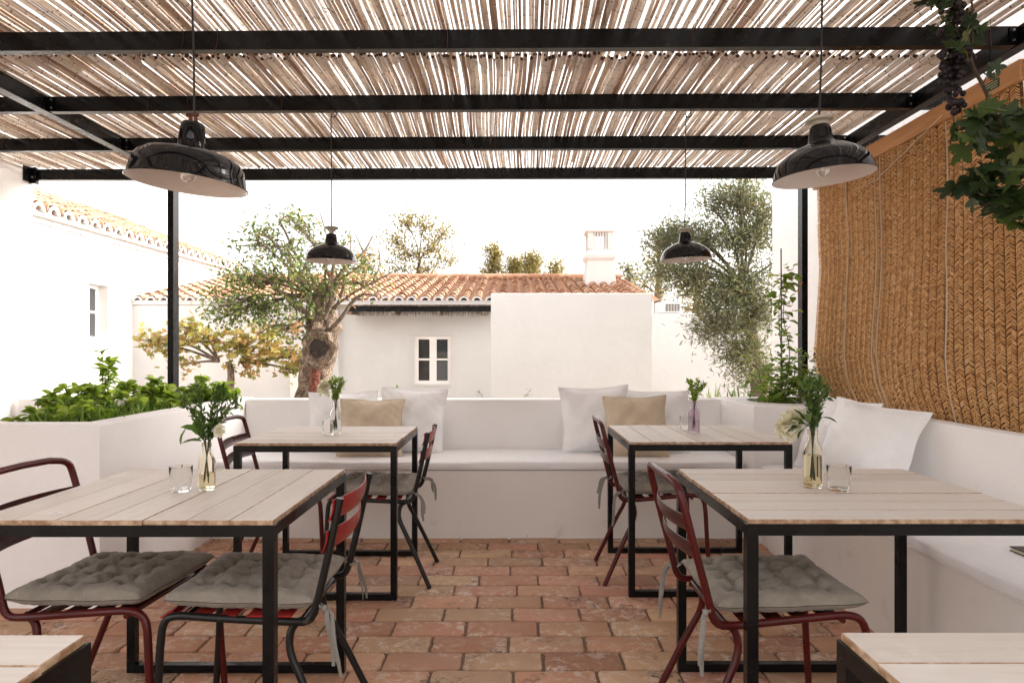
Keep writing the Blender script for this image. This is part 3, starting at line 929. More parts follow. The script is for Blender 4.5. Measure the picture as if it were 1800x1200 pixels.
def black_chair(label):
    root = thing('metal_chair', label, 'chair', (0, 0, 0), group='black metal chairs with bright red slats')
    chair_common(root, M_BLKCHAIR, True)
    for zc, x in ((.742, -.252), (.655, -.234)):
        mb = MB(); slat(mb, zc, .060, x, .190, .034, .20, ext=.018); mb.build('back_slat', M_BRIGHTRED, root, smooth=40, world=False)
    for k in range(5):
        xx = -.14 + .078 * k; mb = MB()
        mb.bbox(xx, xx + .05, -.20, .20, .4415, .4475, .002); mb.build('seat_slat', M_BRIGHTRED, root, world=False)
    mb = MB(); mb.bar((.215, -.19, .447), (.215, .19, .447), .04, .004, up=(.6, 0, 1)); mb.build('seat_slat', M_BRIGHTRED, root, world=False)
    return root
def copy_tree(o, parent=None):
    c = o.copy(); COL.objects.link(c); c.parent = parent
    for ch in list(o.children): copy_tree(ch, c)
    return c
def place(o, loc, rz, label=None):
    o.location = loc; o.rotation_euler = (0, 0, rz)
    if label: o['label'] = label
    return o
rc = red_chair('dark red hoop-backed metal chair pushed up to the left side of the front left table', None, 0)
place(rc, (-1.235, 2.13, 0), R(-4))
c6 = place(copy_tree(rc), (.755, 2.085, 0), R(1), 'dark red hoop-backed metal chair at the front right table')
c3 = place(copy_tree(rc), (-1.205, 3.655, 0), R(2), 'dark red hoop-backed metal chair between the herb planter and the back left table')
c5 = place(copy_tree(rc), (.755, 3.655, 0), R(-1), 'dark red hoop-backed metal chair at the left side of the back right table')
bc = black_chair('black metal chair with red back slats on the right side of the front left table')
place(bc, (-.757, 2.11, 0), R(180))
c4 = place(copy_tree(bc), (-.70, 3.62, 0), R(181), 'black metal chair with red back slats on the right side of the back left table')

def hash2(a, b, s=0):
    return math.sin(a * 12.9898 + b * 78.233 + s * 37.7) * 43758.5453 % 1
def seat_cushion(label, loc, rz, seed):
    rs = random.Random(seed)
    root = thing('seat_cushion', label, 'cushion', (0, 0, 0), group='grey tufted seat cushions tied to the chairs')
    S = .204; N = 64
    tuf = [(-.6 + .4 * i, -.6 + .4 * j) for i in range(4) for j in range(4)]
    jit = {k: (rs.uniform(-.03, .03), rs.uniform(-.03, .03)) for k in range(16)}
    ph = [rs.uniform(0, 6.28) for _ in range(8)]
    def surf(sgn):
        def fn(u, v):
            a, b = 2 * u - 1, 2 * v - 1
            ax, by = a * (1 - .055 * (1 - b ** 4)), b * (1 - .055 * (1 - a ** 4))
            ax += .012 * math.sin(b * 7 + ph[0]) * abs(a) ** 3; by += .012 * math.sin(a * 8 + ph[1]) * abs(b) ** 3
            e = max(0, (1 - a ** 4)) ** .38 * max(0, (1 - b ** 4)) ** .38
            h = .031 * e
            if sgn > 0:
                h *= 1.45
                h += .004 * math.sin(a * 5 + ph[4]) * math.cos(b * 4 + ph[5]) * e
            dm = 0; cr = 0
            for k, (tx, ty) in enumerate(tuf):
                tx += jit[k][0]; ty += jit[k][1]
                dx, dy = a - tx, b - ty; rr = math.hypot(dx, dy)
                dm += (.62 * math.exp(-(rr / .085) ** 2) + .38 * math.exp(-(rr / .2) ** 2))
                # radiating creases
                cr += math.exp(-(rr / .24) ** 2) * math.cos(math.atan2(dy, dx) * 6 + k) * min(1, rr / .06)
            h -= (.048 if sgn > 0 else .010) * dm * min(1, e * 2)
            h += .0050 * cr * (1 if sgn > 0 else .3)
            # quilting furrows between tufts
            fx = math.exp(-((((a + .6) / .4 + .5) % 1 - .5) * .4 / .05) ** 2) if abs(a) < .75 else 0
            fy = math.exp(-((((b + .6) / .4 + .5) % 1 - .5) * .4 / .05) ** 2) if abs(b) < .75 else 0
            h -= .0065 * (fx * (abs(b) < .8) + fy * (abs(a) < .8)) * e
            # edge gathers
            eg = (abs(a) ** 6) * math.sin(b * 42 + ph[2] + 2 * math.sin(b * 9)) + (abs(b) ** 6) * math.sin(a * 38 + ph[3] + 2 * math.sin(a * 11))
            h += .0018 * eg * min(1, e * 2.2)
            z = .479 + (.006 if sgn > 0 else 0) * e + sgn * max(h, 0.0008 if e < .05 else .001)
            z += .010 * (abs(a) ** 4) * (abs(b) ** 4) + .006 * a
            return (ax * S * 1.03 + .012, by * S, z)
        return fn
    mb = MB(); mb.grid(N, N, surf(1)); mb.grid(N, N, surf(-1))
    mb.build('padding', M_GREY, root, smooth=180, world=False)
    for s in (1, -1):
        mb = MB()
        kx, ky, kz = -.218, s * .197, .470
        mb.tube([(-.205, s * .19, .482), (kx, ky + s * .014, kz + .004), (kx - .016, ky, kz), (kx, ky - s * .014, kz - .002), (-.20, s * .185, .480)], .0045, 6, flat=.5)
        mb.ball((kx - .012, ky + s * .012, kz), .009, 8, 6)
        for q in range(2):
            L = rs.uniform(.07, .19); dx = rs.uniform(-.05, -.012); dy = s * rs.uniform(-.02, .03)
            p0 = Vector((kx - .014, ky + s * .012, kz)); wv = rs.uniform(0, 6)
            prev = None
            pts = []
            for k in range(7):
                f = k / 6
                pts.append(p0 + Vector((dx * f ** .6 + .004 * math.sin(f * 6 + wv), dy * f + .005 * math.sin(f * 7 + wv), -L * f ** 1.2 + .012 * math.sin(f * math.pi))))
            mb.tube(pts, [.004, .0065, .0075, .008, .0075, .007, .0045], 6, flat=.22)
        mb.build('tie', M_TIE, root, smooth=60, world=False)
    return place(root, loc, rz)
seat_cushion('grey tufted cushion on the dark red chair left of the front left table', (-1.245, 2.13, 0), R(-5), 1)
seat_cushion('grey tufted cushion on the black chair at the front left table', (-.757, 2.11, 0), R(181), 2)
seat_cushion('grey tufted cushion on the red chair at the front right table', (.762, 2.085, 0), R(0), 3)
seat_cushion('grey tufted cushion on the black chair at the back left table', (-.70, 3.62, 0), R(179), 4)
seat_cushion('grey tufted cushion on the red chair at the back right table', (.765, 3.655, 0), R(1), 5)
seat_cushion('grey tufted cushion on the red chair beside the herb planter, mostly hidden by a table', (-1.195, 3.655, 0), R(0), 6)

# ================================================================= MATTRESSES AND PILLOWS
def mattress(label, x0, x1, y0, y1, z0, z1, seed, axis='x'):
    rs = random.Random(seed); ph = [rs.uniform(0, 6.28) for _ in range(8)]
    if axis == 'x': L0, L1, c0, c1 = x0, x1, y0, y1
    else: L0, L1, c0, c1 = y0, y1, x0, x1
    n = int((L1 - L0) / .035)
    rings = []
    hw, hh = (c1 - c0) / 2, (z1 - z0) / 2; cc, cz = (c0 + c1) / 2, (z0 + z1) / 2
    def ring(t, k):
        pts = []
        for q in range(44):
            a = 2 * math.pi * q / 44
            ca, sa = math.cos(a), math.sin(a)
            ex = .28
            u = math.copysign(abs(ca) ** ex, ca) * hw * k; v = math.copysign(abs(sa) ** .42, sa) * hh * (k ** .5)
            wv = .003 * math.sin(t * 3.1 + ph[0] + u * 3) + .0022 * math.sin(t * 9 + ph[1] + u * 14) + .0012 * math.sin(t * 25 + u * 20 + ph[2])
            v += wv if sa > 0 else 0
            u += .004 * math.sin(t * 4.3 + ph[3]) + .003 * math.sin(t * 13 + ph[4]) * (1 if v > -hh * .5 else .2)
            p = (t, cc + u, cz + v) if axis == 'x' else (cc + u, t, cz + v)
            pts.append(p)
        return pts if axis == 'x' else pts[::-1]
    for f, k in ((0, .80), (.006, .93), (.02, .99)): rings.append(ring(L0 + f, k))
    for k in range(1, n): rings.append(ring(L0 + .02 + (L1 - L0 - .04) * k / n, 1))
    for f, k in ((.02, .99), (.006, .93), (0, .80)): rings.append(ring(L1 - f, k))
    root = thing('bench_mattress', label, 'mattress', ((x0 + x1) / 2, (y0 + y1) / 2, z0))
    mb = MB(); mb.loft(rings); mb.build('pad', M_MATTRESS, root, smooth=50)
    mb = MB()
    fr = c0 + .003
    pts = [((L0 + .01 + (L1 - L0 - .02) * k / 60, fr, z0 + .008) if axis == 'x' else (fr, L0 + .01 + (L1 - L0 - .02) * k / 60, z0 + .008)) for k in range(61)]
    mb.tube(pts, .0035, 6); mb.build('piping', M_MATTRESS, root, smooth=60)
mattress('long white seat mattress on the back bench', -1.895, 1.475, 4.305, 4.862, .432, .492, 1)
mattress('white seat mattress on the right-hand bench, running under the two white pillows', 1.515, 2.03, .4, 4.18, .432, .492, 2, 'y')

def pillow(label, c, w_, h_, T, rot, mat, seed, group, flange=True):
    rs = random.Random(seed); ph = [rs.uniform(0, 6.28) for _ in range(10)]
    root = thing('pillow', label, 'pillow', c, group=group)
    M = Matrix.Rotation(rot[2], 3, 'Z') @ Matrix.Rotation(rot[0], 3, 'X') @ Matrix.Rotation(rot[1], 3, 'Y')
    N = 40
    def surf(sg):
        def fn(u, v):
            a, b = 2 * u - 1, 2 * v - 1
            x = a * (1 - .085 * (1 - b ** 2) ** 1.0 + .012 * math.sin(b * 6 + ph[0])); z = b * (1 - .085 * (1 - a ** 2) + .012 * math.sin(a * 5 + ph[1]))
            aa, bb = min(1, abs(a) * 1.04), min(1, abs(b) * 1.04)
            e = (1 - aa ** 2.2) ** .55 * (1 - bb ** 2.2) ** .55
            t = T * 1.25 * e * (1 - .18 * b)
            t += .010 * e * math.sin(a * 4 + b * 3 + ph[2] + math.sin(b * 5)) + .005 * e * math.sin(a * 9 - b * 7 + ph[3])
            cw = math.exp(-((1 - abs(a)) ** 2 + (1 - abs(b)) ** 2) / .12)
            t += .006 * cw * e ** .5 * math.sin((a * abs(b) - b * abs(a)) * 26 + ph[4]) * 2
            t += .004 * (abs(a) ** 4 + abs(b) ** 4) * e ** .5 * math.sin(b * 22 + a * 19 + ph[5])
            wob = .008 * math.sin(a * 6 + ph[6]) * (abs(b) ** 4) + .008 * math.sin(b * 6 + ph[7]) * abs(a) ** 4
            slump = -.03 * (1 - b) * .5 * h_ if False else 0
            return M @ Vector((x * w_ / 2, sg * (t + .0025) + wob, z * h_ / 2 + slump)) + Vector(c)
        return fn
    mb = MB(); mb.grid(N, N, surf(1)); mb.grid(N, N, surf(-1))
    mb.build('cover', mat, root, smooth=180)
    mb = MB(); f = surf(0)
    pts = [f(k / 24, 0) for k in range(25)] + [f(1, k / 24) for k in range(1, 25)] + [f(1 - k / 24, 1) for k in range(1, 25)] + [f(0, 1 - k / 24) for k in range(1, 25)]
    mb.tube(pts, .0042, 6); mb.build('piping', mat, root, smooth=60)
    return root
GW = 'large white cotton pillows on the benches'
GB = 'beige linen pillows'
def lean_pillow(label, xpx, d, ybot_z, w_, h_, T, lean, rz, mat, seed, group, roll=0):
    X = (xpx - 900) / 1200 * d
    zc = ybot_z + h_ / 2 * math.cos(lean)
    pillow(label, (X, d, zc), w_, h_, T, (-lean, roll, rz), mat, seed, group)
lean_pillow('white pillow to the left of the left-hand beige pillow on the back bench', 602, 4.735, .484, .48, .43, .065, R(14), R(3), M_WHITEF, 11, GW, R(-1))
lean_pillow('white pillow to the right of the left-hand beige pillow on the back bench', 724, 4.715, .484, .47, .46, .070, R(16), R(-4), M_WHITEF, 12, GW, R(2))
lean_pillow('left-hand beige pillow on the back bench, between two white pillows', 652, 4.54, .482, .43, .40, .060, R(18), R(4), M_BEIGE, 13, GB, R(1))
lean_pillow('white pillow to the left of the right-hand beige pillow on the back bench', 1047, 4.715, .484, .49, .47, .070, R(15), R(3), M_WHITEF, 14, GW, R(-2))
lean_pillow('white pillow at the right end of the back bench, behind the mauve bottle vase', 1152, 4.735, .484, .47, .44, .065, R(14), R(-3), M_WHITEF, 15, GW, R(1))
lean_pillow('right-hand beige pillow on the back bench, in front of the red chair back', 1118, 4.54, .482, .42, .42, .060, R(17), R(-3), M_BEIGE, 16, GB, R(-1))
pillow('farther white pillow on the right bench, tucked behind its twin by the corner planter', (1.865, 3.93, .695), .46, .46, .075, (R(-20), R(4), R(-66)), M_WHITEF, 17, GW)
pillow('nearer white pillow on the right bench, leaning below the woven blind', (1.80, 3.47, .700), .50, .47, .085, (R(-24), R(6), R(-58)), M_WHITEF, 18, GW)

# booklet on the right bench
bt = thing('booklet', 'small dark-covered booklet lying on the right bench mattress at the picture edge', 'book', (1.80, 2.30, .497))
mb = MB(); mb.box(1.725, 1.90, 2.235, 2.36, .499, .509); mb.build('pages', M_PAPER, bt)
mb = MB(); mb.box(1.722, 1.903, 2.232, 2.363, .5092, .5122); mb.box(1.722, 1.903, 2.232, 2.363, .4962, .4988); mb.build('cover', M_COVER, bt)

# ================================================================= GLASSWARE AND BOUQUETS
def tumbler(label, x, y, r, h):
    root = thing('water_glass', label, 'glass', (x, y, ZTOP), group='faceted water glasses on the tables')
    def wob(a, z):
        k = max(0, min(1, (h * .62 - z) / (h * .1)))
        return 1 - .035 * k * abs(math.cos(a * 5))
    mb = MB()
    mb.lathe([(.001, 0.0008), (r * .80, .0008), (r * .85, .004), (r * .90, h * .35), (r * .97, h * .62), (r, h), (r - .0012, h + .0006), (r - .0022, h), (r * .97 - .0024, h * .62), (r * .90 - .003, h * .35), (r * .84 - .003, .011), (.001, .010)], (x, y, ZTOP), 60, wob=wob)
    mb.build('tumbler', M_GLASS, root, smooth=60)
tumbler('faceted water glass beside the clear bottle vase on the front left table', -1.040, 2.145, .0345, .078)
tumbler('faceted water glass beside the peony vase on the front right table', 1.032, 2.155, .0365, .079)
tumbler('faceted water glass beside the white-flower vase on the back left table', -.955, 3.55, .030, .076)
tumbler('faceted water glass behind the mauve bottle vase on the back right table', .957, 3.77, .030, .080)

def bottle(label, x, y, z, r, h, gm, wm, level, cat='vase', name='bottle_vase'):
    root = thing(name, label, cat, (x, y, z), group=None)
    nr = r * .50
    out = [(.001, .001), (r * .92, .001), (r, .006), (r, h * .60), (r * .93, h * .67), (r * .72, h * .745), (nr, h * .80), (nr * .98, h * .92), (nr * 1.18, h * .925), (nr * 1.18, h * .99), (nr * 1.05, h)]
    th = .0022
    inn = [(nr * 1.05 - th, h), (nr - th, h * .92), (nr - th, h * .80), (r * .72 - th, h * .745), (r * .93 - th, h * .67), (r - th, h * .60), (r - th, .010), (.001, .008)]
    mb = MB(); mb.lathe(out + inn, (x, y, z), 40); mb.build('bottle', gm, root, smooth=45)
    rw = r - th - .0006
    mb = MB(); mb.lathe([(.001, .0095), (rw, .0098), (rw, h * level), (.001, h * level)], (x, y, z), 32); mb.build('water', wm, root, smooth=45)
    return root
bottle('clear bottle vase on the front left table beside a glass', -.968, 2.165, ZTOP, .0255, .150, M_GLASSY, M_WATER, .36)
bottle('tall amber-tinted bottle vase on the front right table holding peonies', .971, 2.205, ZTOP, .0305, .186, M_GLASSY, M_WATER, .56)
bottle('slim clear bottle vase on the back left table with a white flower', -.930, 3.60, ZTOP, .029, .172, M_GLASS, M_WATERC, .45)
bottle('mauve-tinted bottle vase on the back right table', .979, 3.67, ZTOP, .0305, .165, M_GLASSP, M_WATERC, .40)

def bouquet(label, x, y, z, vh, rng_seed, stems, leaf, lw, spread, hgt, mat, lean=(0, 0), tmpl=T_NARROW, density=130, extra=None, r_in=.008):
    rng = np.random.default_rng(rng_seed)
    root = thing('bouquet', label, 'bouquet', (x, y, z + .02))
    mb = MB(); parts = []
    for s in range(stems):
        a = rng.uniform(0, 2 * math.pi); k = rng.uniform(.1, 1) ** .6
        b = Vector((x - math.cos(a) * r_in * .9, y - math.sin(a) * r_in * .9, z + .022 + rng.uniform(0, .03)))
        n_ = Vector((x + math.cos(a) * r_in * .7, y + math.sin(a) * r_in * .7, z + vh))
        H = hgt * (1 - .35 * k * rng.uniform(.3, 1))
        tp = n_ + Vector((math.cos(a) * spread * k + lean[0], math.sin(a) * spread * k + lean[1], H))
        md = n_.lerp(tp, .5) + Vector((0, 0, H * .08)) - Vector((math.cos(a), math.sin(a), 0)) * spread * k * .12
        pts = smooth_path([b, n_, md, tp], 2)
        mb.tube(pts, [.0016 * (1 - .6 * i / len(pts)) for i in range(len(pts))], 5)
        # side sprigs
        up = [p for p in pts if p.z > n_.z - .004]
        if len(up) < 2: continue
        nl = int(density)
        for q in range(nl):
            f = rng.uniform(0, 1) ** 1.25; i = min(len(up) - 2, int(f * (len(up) - 1))); p = up[i].lerp(up[i + 1], rng.uniform(0, 1))
            tdir = (up[i + 1] - up[i]).normalized()
            dd = np.array(tdir) * .75 + rng.normal(0, .5, 3) + np.array([0, 0, .1])
            off = rng.normal(0, .004, 3)
            parts.append((np.array(p) + off, dd))
    mb.build('stem', M_STEM, root)
    pos = np.array([p for p, d in parts]); dr = np.array([d for p, d in parts])
    V, F, A = leaves(rng, pos, dr, leaf, lw, tmpl)
    np_mesh('foliage', V, F, A, mat, root)
    return root
def flower(root, c, r, mat, seed, n=70, dirv=(0, -.3, 1)):
    rng = np.random.default_rng(seed)
    dd = rng.normal(0, 1, (n, 3)); dv = np.array(dirv) / np.linalg.norm(dirv)
    dd += dv[None, :] * 1.1
    pos = np.repeat(np.array(c)[None, :], n, 0) + rng.normal(0, r * .12, (n, 3)) - dv[None, :] * r * .3
    V, F, A = leaves(rng, pos, dd, r * 1.05, .95, T_OVAL, .25)
    np_mesh('flower', V, F, A, mat, root)
def bigleaf(root, pts_dirs, size, mat, seed, width=.55):
    rng = np.random.default_rng(seed)
    pos = np.array([p for p, d in pts_dirs]); dr = np.array([d for p, d in pts_dirs])
    V, F, A = leaves(rng, pos, dr, size, width, T_OVAL, .15, .4)
    np_mesh('broad_leaf', V, F, A, mat, root)
b1 = bouquet('dark green sprig bouquet with a broad drooping leaf, standing in the front left bottle', -.968, 2.165, ZTOP, .15, 21, 14, .024, .33, .100, .180, M_LDARK, lean=(-.008, 0), density=44)
bigleaf(b1, [(P(347, 757, 2.15), (-.8, -.1, .35)), (P(328, 752, 2.15), (-.5, -.1, -.9)), (P(352, 765, 2.16), (-.2, -.2, .7)), (P(355, 775, 2.15), (-.9, -.1, .1))], .055, M_LBRIGHT, 3)
flower(b1, P(384, 757, 2.15), .022, M_PETAL, 4, 40, (.3, -.8, -.2))
b2 = bouquet('dark green bouquet with two cream peonies drooping to its left, in the front right bottle', .971, 2.205, ZTOP, .186, 22, 14, .022, .38, .058, .165, M_LDARK, lean=(.004, 0), density=44)
flower(b2, P(1384, 752, 2.19), .040, M_PETAL, 5, 110, (-.5, -.6, -.3))
flower(b2, P(1393, 734, 2.25), .036, M_PETAL, 6, 90, (-.4, -.2, .4))
bigleaf(b2, [(P(1412, 741, 2.17), (-.9, -.1, .35)), (P(1410, 748, 2.17), (-.9, -.2, -.1)), (P(1415, 752, 2.16), (-.6, -.2, -.5)), (P(1446, 733, 2.18), (.9, -.2, -.15)), (P(1412, 738, 2.17), (-.4, -.2, .6)), (P(1420, 747, 2.15), (-.5, -.4, .2)), (P(1425, 740, 2.15), (-.3, -.4, .4))], .052, M_LDARK, 7, .6)
b3 = bouquet('green bouquet with one white flower in the slim bottle on the back left table', -.930, 3.60, ZTOP, .172, 23, 8, .024, .42, .045, .125, M_LCLIMB, density=34)
flower(b3, P(570, 680, 3.58), .038, M_PETAL, 8, 90, (-.3, -.7, .4))
b4 = bouquet('small bright green bouquet in the mauve bottle on the back right table', .979, 3.67, ZTOP, .165, 24, 8, .024, .42, .055, .125, M_LBASIL, density=38)

# little vase on the back wall
mv = bottle('tiny vase with a green sprig standing on the back wall behind the left pillows', P(697, 700, 4.97).x, 4.97, ZT - .006, .016, .038, M_GLASS, M_WATERC, .4)
bouquet('tiny green sprig in the vase on top of the back wall', P(697, 700, 4.97).x, 4.97, ZT - .006, .038, 25, 4, .022, .45, .022, .050, M_LCLIMB, density=9, r_in=.004)

# ================================================================= BLIND
bl = thing('woven_blind', 'golden plaited esparto blind hanging along the right side above the bench', 'blind', (2.17, 3.9, .75))
XB = 2.185; DZ0, DZ1 = .72, 2.36
DN, DF = 2.925, 4.86
def edge_far(z):
    ks = [(.7, 4.62), (.86, 4.68), (.98, 4.84), (1.14, 4.90), (1.30, 4.875), (1.75, 4.84), (2.0, 4.87), (2.4, 4.87)]
    for (a, fa), (b, fb) in zip(ks[:-1], ks[1:]):
        if z <= b: return fa + (fb - fa) * max(0, (z - a)) / (b - a)
    return ks[-1][1]
def edge_near(z):
    return 2.915 + .03 * math.sin(z * 2.6 + .5)
def blind_pt(f, z, o=0):
    d = edge_near(z) + (edge_far(z) - edge_near(z)) * f
    q = (2.36 - z) / 1.6
    x = XB + .020 * math.sin(f * 9 + z * 1.1) * q + .03 * math.sin(z * 2.4 + f * 2) * q + .10 * max(0, f - .86) * q * 2
    return Vector((x - o, d, z))
NS = 31
mb = MB(); mb.grid(NS * 2, 24, lambda u, v: blind_pt(u, DZ0 + (DZ1 - DZ0) * v, -.004)); mb.build('groove_shade_sheet', M_STRAWSHADE, bl, smooth=60)  # added dark sheet behind the plaits, groove shade put in its colour
Vs = []; Fq = []; As = []
rsn = np.random.default_rng(9)
vi = 0
pitch = .0118
for s in range(NS):
    f0, f1 = s / NS, (s + 1) / NS
    fm = (f0 + f1) / 2
    tone = rsn.uniform(-.14, .14)
    for side in (0, 1):
        fa, fb = (f0 + .0016, fm + .0012) if side == 0 else (f1 - .0016, fm - .0012)
        z = DZ0 + rsn.uniform(0, pitch) + (pitch / 2 if side else 0)
        while z < DZ1 - .02:
            rise = .021; hh = pitch * .70 * rsn.uniform(.85, 1.2); jz = rsn.uniform(-.0035, .0035)
            tn = float(np.clip(rsn.uniform(.05, .95) + tone, 0, 1))
            rows_ = []
            for k, tt in enumerate((0, .35, .7, 1.0)):
                f = fa + (fb - fa) * tt; zc = z + rise * (1 - tt) * -1 + rise * .5 + jz   # V pointing down at the edges
                zc = z - rise * .5 + rise * tt + jz
                bulge = .0015 + .0105 * math.sin(math.pi * (.18 + .72 * tt)) + rsn.uniform(0, .001)
                taper = (.7, 1, 1, .55)[k]
                for q, oq in ((-1, 0), (0, .0028), (1, 0)):
                    p = blind_pt(f, min(DZ1, zc + q * hh * .5 * taper), bulge + oq)
                    rows_.append((p.x, p.y, p.z))
            Vs += rows_; As += [tn] * 12
            for k in range(3):
                for q in range(2):
                    a = vi + k * 3 + q
                    Fq.append((a, a + 1, a + 4, a + 3))
            vi += 12
            z += pitch * rsn.uniform(.93, 1.07)
np_mesh('plaited_straw', np.array(Vs), [np.array(Fq)], np.array(As), M_STRAW, bl)
# fringe of short fibres along the edges and loose stalks
mb = MB(); rs = random.Random(14)
for k in range(260):
    z = rs.uniform(DZ0, DZ1); far = rs.random() < .55; f = 1.0 if far else 0.0
    p = blind_pt(f, z, .004); mb.cur = rs.uniform(.4, 1)
    e = Vector((rs.uniform(-.012, .012), (1 if far else -1) * rs.uniform(.004, .016), rs.uniform(-.012, .012)))
    mb.tube([p, p + e], [.0012, .0004], 3, cap=False)
for k in range(46):
    z = rs.uniform(.9, 2.2); f = rs.uniform(.03, .97); a = rs.choice([-1, 1]) * rs.uniform(.15, .5); L = rs.uniform(.03, .15); mb.cur = rs.uniform(.6, 1)
    p = blind_pt(f, z, .013); q = blind_pt(min(1, max(0, f + math.sin(a) * L / 2.0)), z - L * math.cos(a), .018)
    mb.tube([p, p.lerp(q, .5) + Vector((-.004, 0, 0)), q], [.0022, .002, .0006], 4, flat=.5)
for k in range(3800):
    z = rs.uniform(.78, 2.33); f = rs.uniform(.005, .995); mb.cur = rs.choice([.0, .05, .8, .9, 1.0, .6])
    a = rs.choice([-1, 1]) * rs.uniform(.3, 1.1); L = rs.uniform(.012, .034)
    p = blind_pt(f, z, .0125 + rs.uniform(-.002, .003)); q = blind_pt(min(1, max(0, f + math.sin(a) * L / 1.95)), z + L * math.cos(a), .0125 + rs.uniform(-.003, .005))
    mb.tube([p, q], [.0018, .0008], 3, cap=False, flat=.5)
tag(mb.build('loose_fibres', M_STRAW, bl), kind='stuff')
for f in (.775, .60, .57, .25):
    mb = MB(); mb.tube([blind_pt(f, 2.36 - 1.60 * k / 20, .0145 + .002 * math.sin(k)) + Vector((0, .006 * math.sin(k * .7 + f * 9), 0)) for k in range(21)], .0042, 6); mb.build('cord', M_CORD, bl, smooth=60)
mb = MB(); a = Vector((XB - .03, 3.42, 2.365)); b = blind_pt(.59, 2.20, .02)
mb.tube([a, a.lerp(b, .5) + Vector((-.01, 0, -.01)), b], .0028, 6)
c_ = blind_pt(.72, 2.20, .02); mb.tube([b, c_], .0028, 6); mb.build('cord', M_CORD, bl, smooth=60)
mb = MB(); mb.box(XB - .028, XB - .006, 2.90, 4.90, 2.335, 2.425); ba = mb.build('batten', M_BATTEN, bl)
mb = MB(); mb.box(XB - .0295, XB - .0282, 3.02, 3.115, 2.355, 2.395); lb = mb.build('label', M_LABEL, ba)
mb = MB()
for z in (2.364, 2.375, 2.386): mb.box(XB - .0303, XB - .0297, 3.03, 3.075 + .03 * (z > 2.37), z - .0015, z + .0015)
mb.build('print', M_PRINT, lb)
mb = MB(); rs = random.Random(15)
for k in range(500):
    y = rs.uniform(2.88, 4.9); z = 2.425 if rs.random() < .6 else rs.uniform(2.335, 2.425); mb.cur = rs.uniform(.5, 1)
    if z < 2.42: y = 2.90
    p = Vector((XB - .010, y, z)); mb.tube([p, p + Vector((rs.uniform(-.01, .006), rs.uniform(-.012, .008), rs.uniform(.002, .022) if z > 2.42 else rs.uniform(-.01, .01)))], [.0009, .0003], 3, cap=False)
tag(mb.build('top_fringe', M_STRAW, bl), kind='stuff')
# hook near the right beam
mb = MB(); hc = P(1736, 124, 2.95)
mb.tube([hc + Vector((.006, 0, .05))] + [hc + Vector((math.cos(R(q)) * .019, 0, math.sin(R(q)) * .019)) for q in range(60, -170, -25)], .003, 6)
mb.tube([hc + Vector((.006, 0, .05)), hc + Vector((.012, 0, .10))], .003, 6)
tag(mb.build('metal_hook', M_BLACK, org=hc), 'empty black hook hanging from the right side beam above the blind', 'hook')

# ================================================================= BUILDINGS BEHIND
def tile_roof(mbt, mbe, ex, ey, nrm, across, length, ncols, pitch, rise, z0, seed, expo=.34, eave_caps=True):
    """ex,ey: start corner of eave; across: unit vec along eave; nrm: unit vec up the slope (horizontal)"""
    rs = random.Random(seed)
    nrows = max(1, int(round(length / expo)))
    A = Vector((across[0], across[1], 0)); N_ = Vector((nrm[0], nrm[1], 0))
    slope = rise
    Z = Vector((0, 0, 1))
    for c in range(ncols):
        cc = Vector((ex, ey, z0)) + A * (pitch * (c + .5)) + A * rs.uniform(-.008, .008)
        # pan channel
        n = len(mbt.v); mbt.cur = rs.uniform(.1, .4)
        for r_ in range(2):
            s_ = r_ * length
            for k in range(5):
                a = -pitch * .5 + pitch * .25 * k
                mbt.vert(cc + A * (pitch * .5 + a) + N_ * s_ + Z * (slope * s_ + .012 - .03 * math.cos(math.pi * (k - 2) / 4) + .02))
        for k in range(4): mbt.f.append((n + k, n + k + 1, n + 5 + k + 1, n + 5 + k))
        for r_ in range(nrows):
            mbt.cur = rs.random()
            s0 = r_ * expo - .02; s1 = s0 + expo + .07
            ra, rb = pitch * .36 * rs.uniform(.96, 1.04), pitch * .29
            jx = rs.uniform(-.006, .006); jz = rs.uniform(-.004, .004)
            n = len(mbt.v)
            for (s_, rr, lift) in ((s0, ra - .014, .016), (s0, ra, .018), (s1, rb, -.008)):
                for k in range(8):
                    a = math.pi * k / 7
                    mbt.vert(cc + A * (math.cos(a) * rr + jx) + N_ * s_ + Z * (slope * s_ + math.sin(a) * rr * .92 + .03 + lift + jz))
            for i in range(2):
                for k in range(7):
                    mbt.f.append((n + i * 8 + k, n + i * 8 + k + 1, n + (i + 1) * 8 + k + 1, n + (i + 1) * 8 + k))
        if eave_caps:
            # white mortared scallop: ring under the first cover tile
            n = len(mbe.v)
            for (s_, rr) in ((-.05, pitch * .40), (-.05, pitch * .25), (.10, pitch * .25)):
                for k in range(9):
                    a = math.pi * k / 8
                    mbe.vert(cc + A * (math.cos(a) * rr) + N_ * s_ + Z * (slope * s_ + math.sin(a) * rr * .95 + .010))
            for i in range(2):
                for k in range(8): mbe.f.append((n + i * 9 + k, n + i * 9 + k + 1, n + (i + 1) * 9 + k + 1, n + (i + 1) * 9 + k))

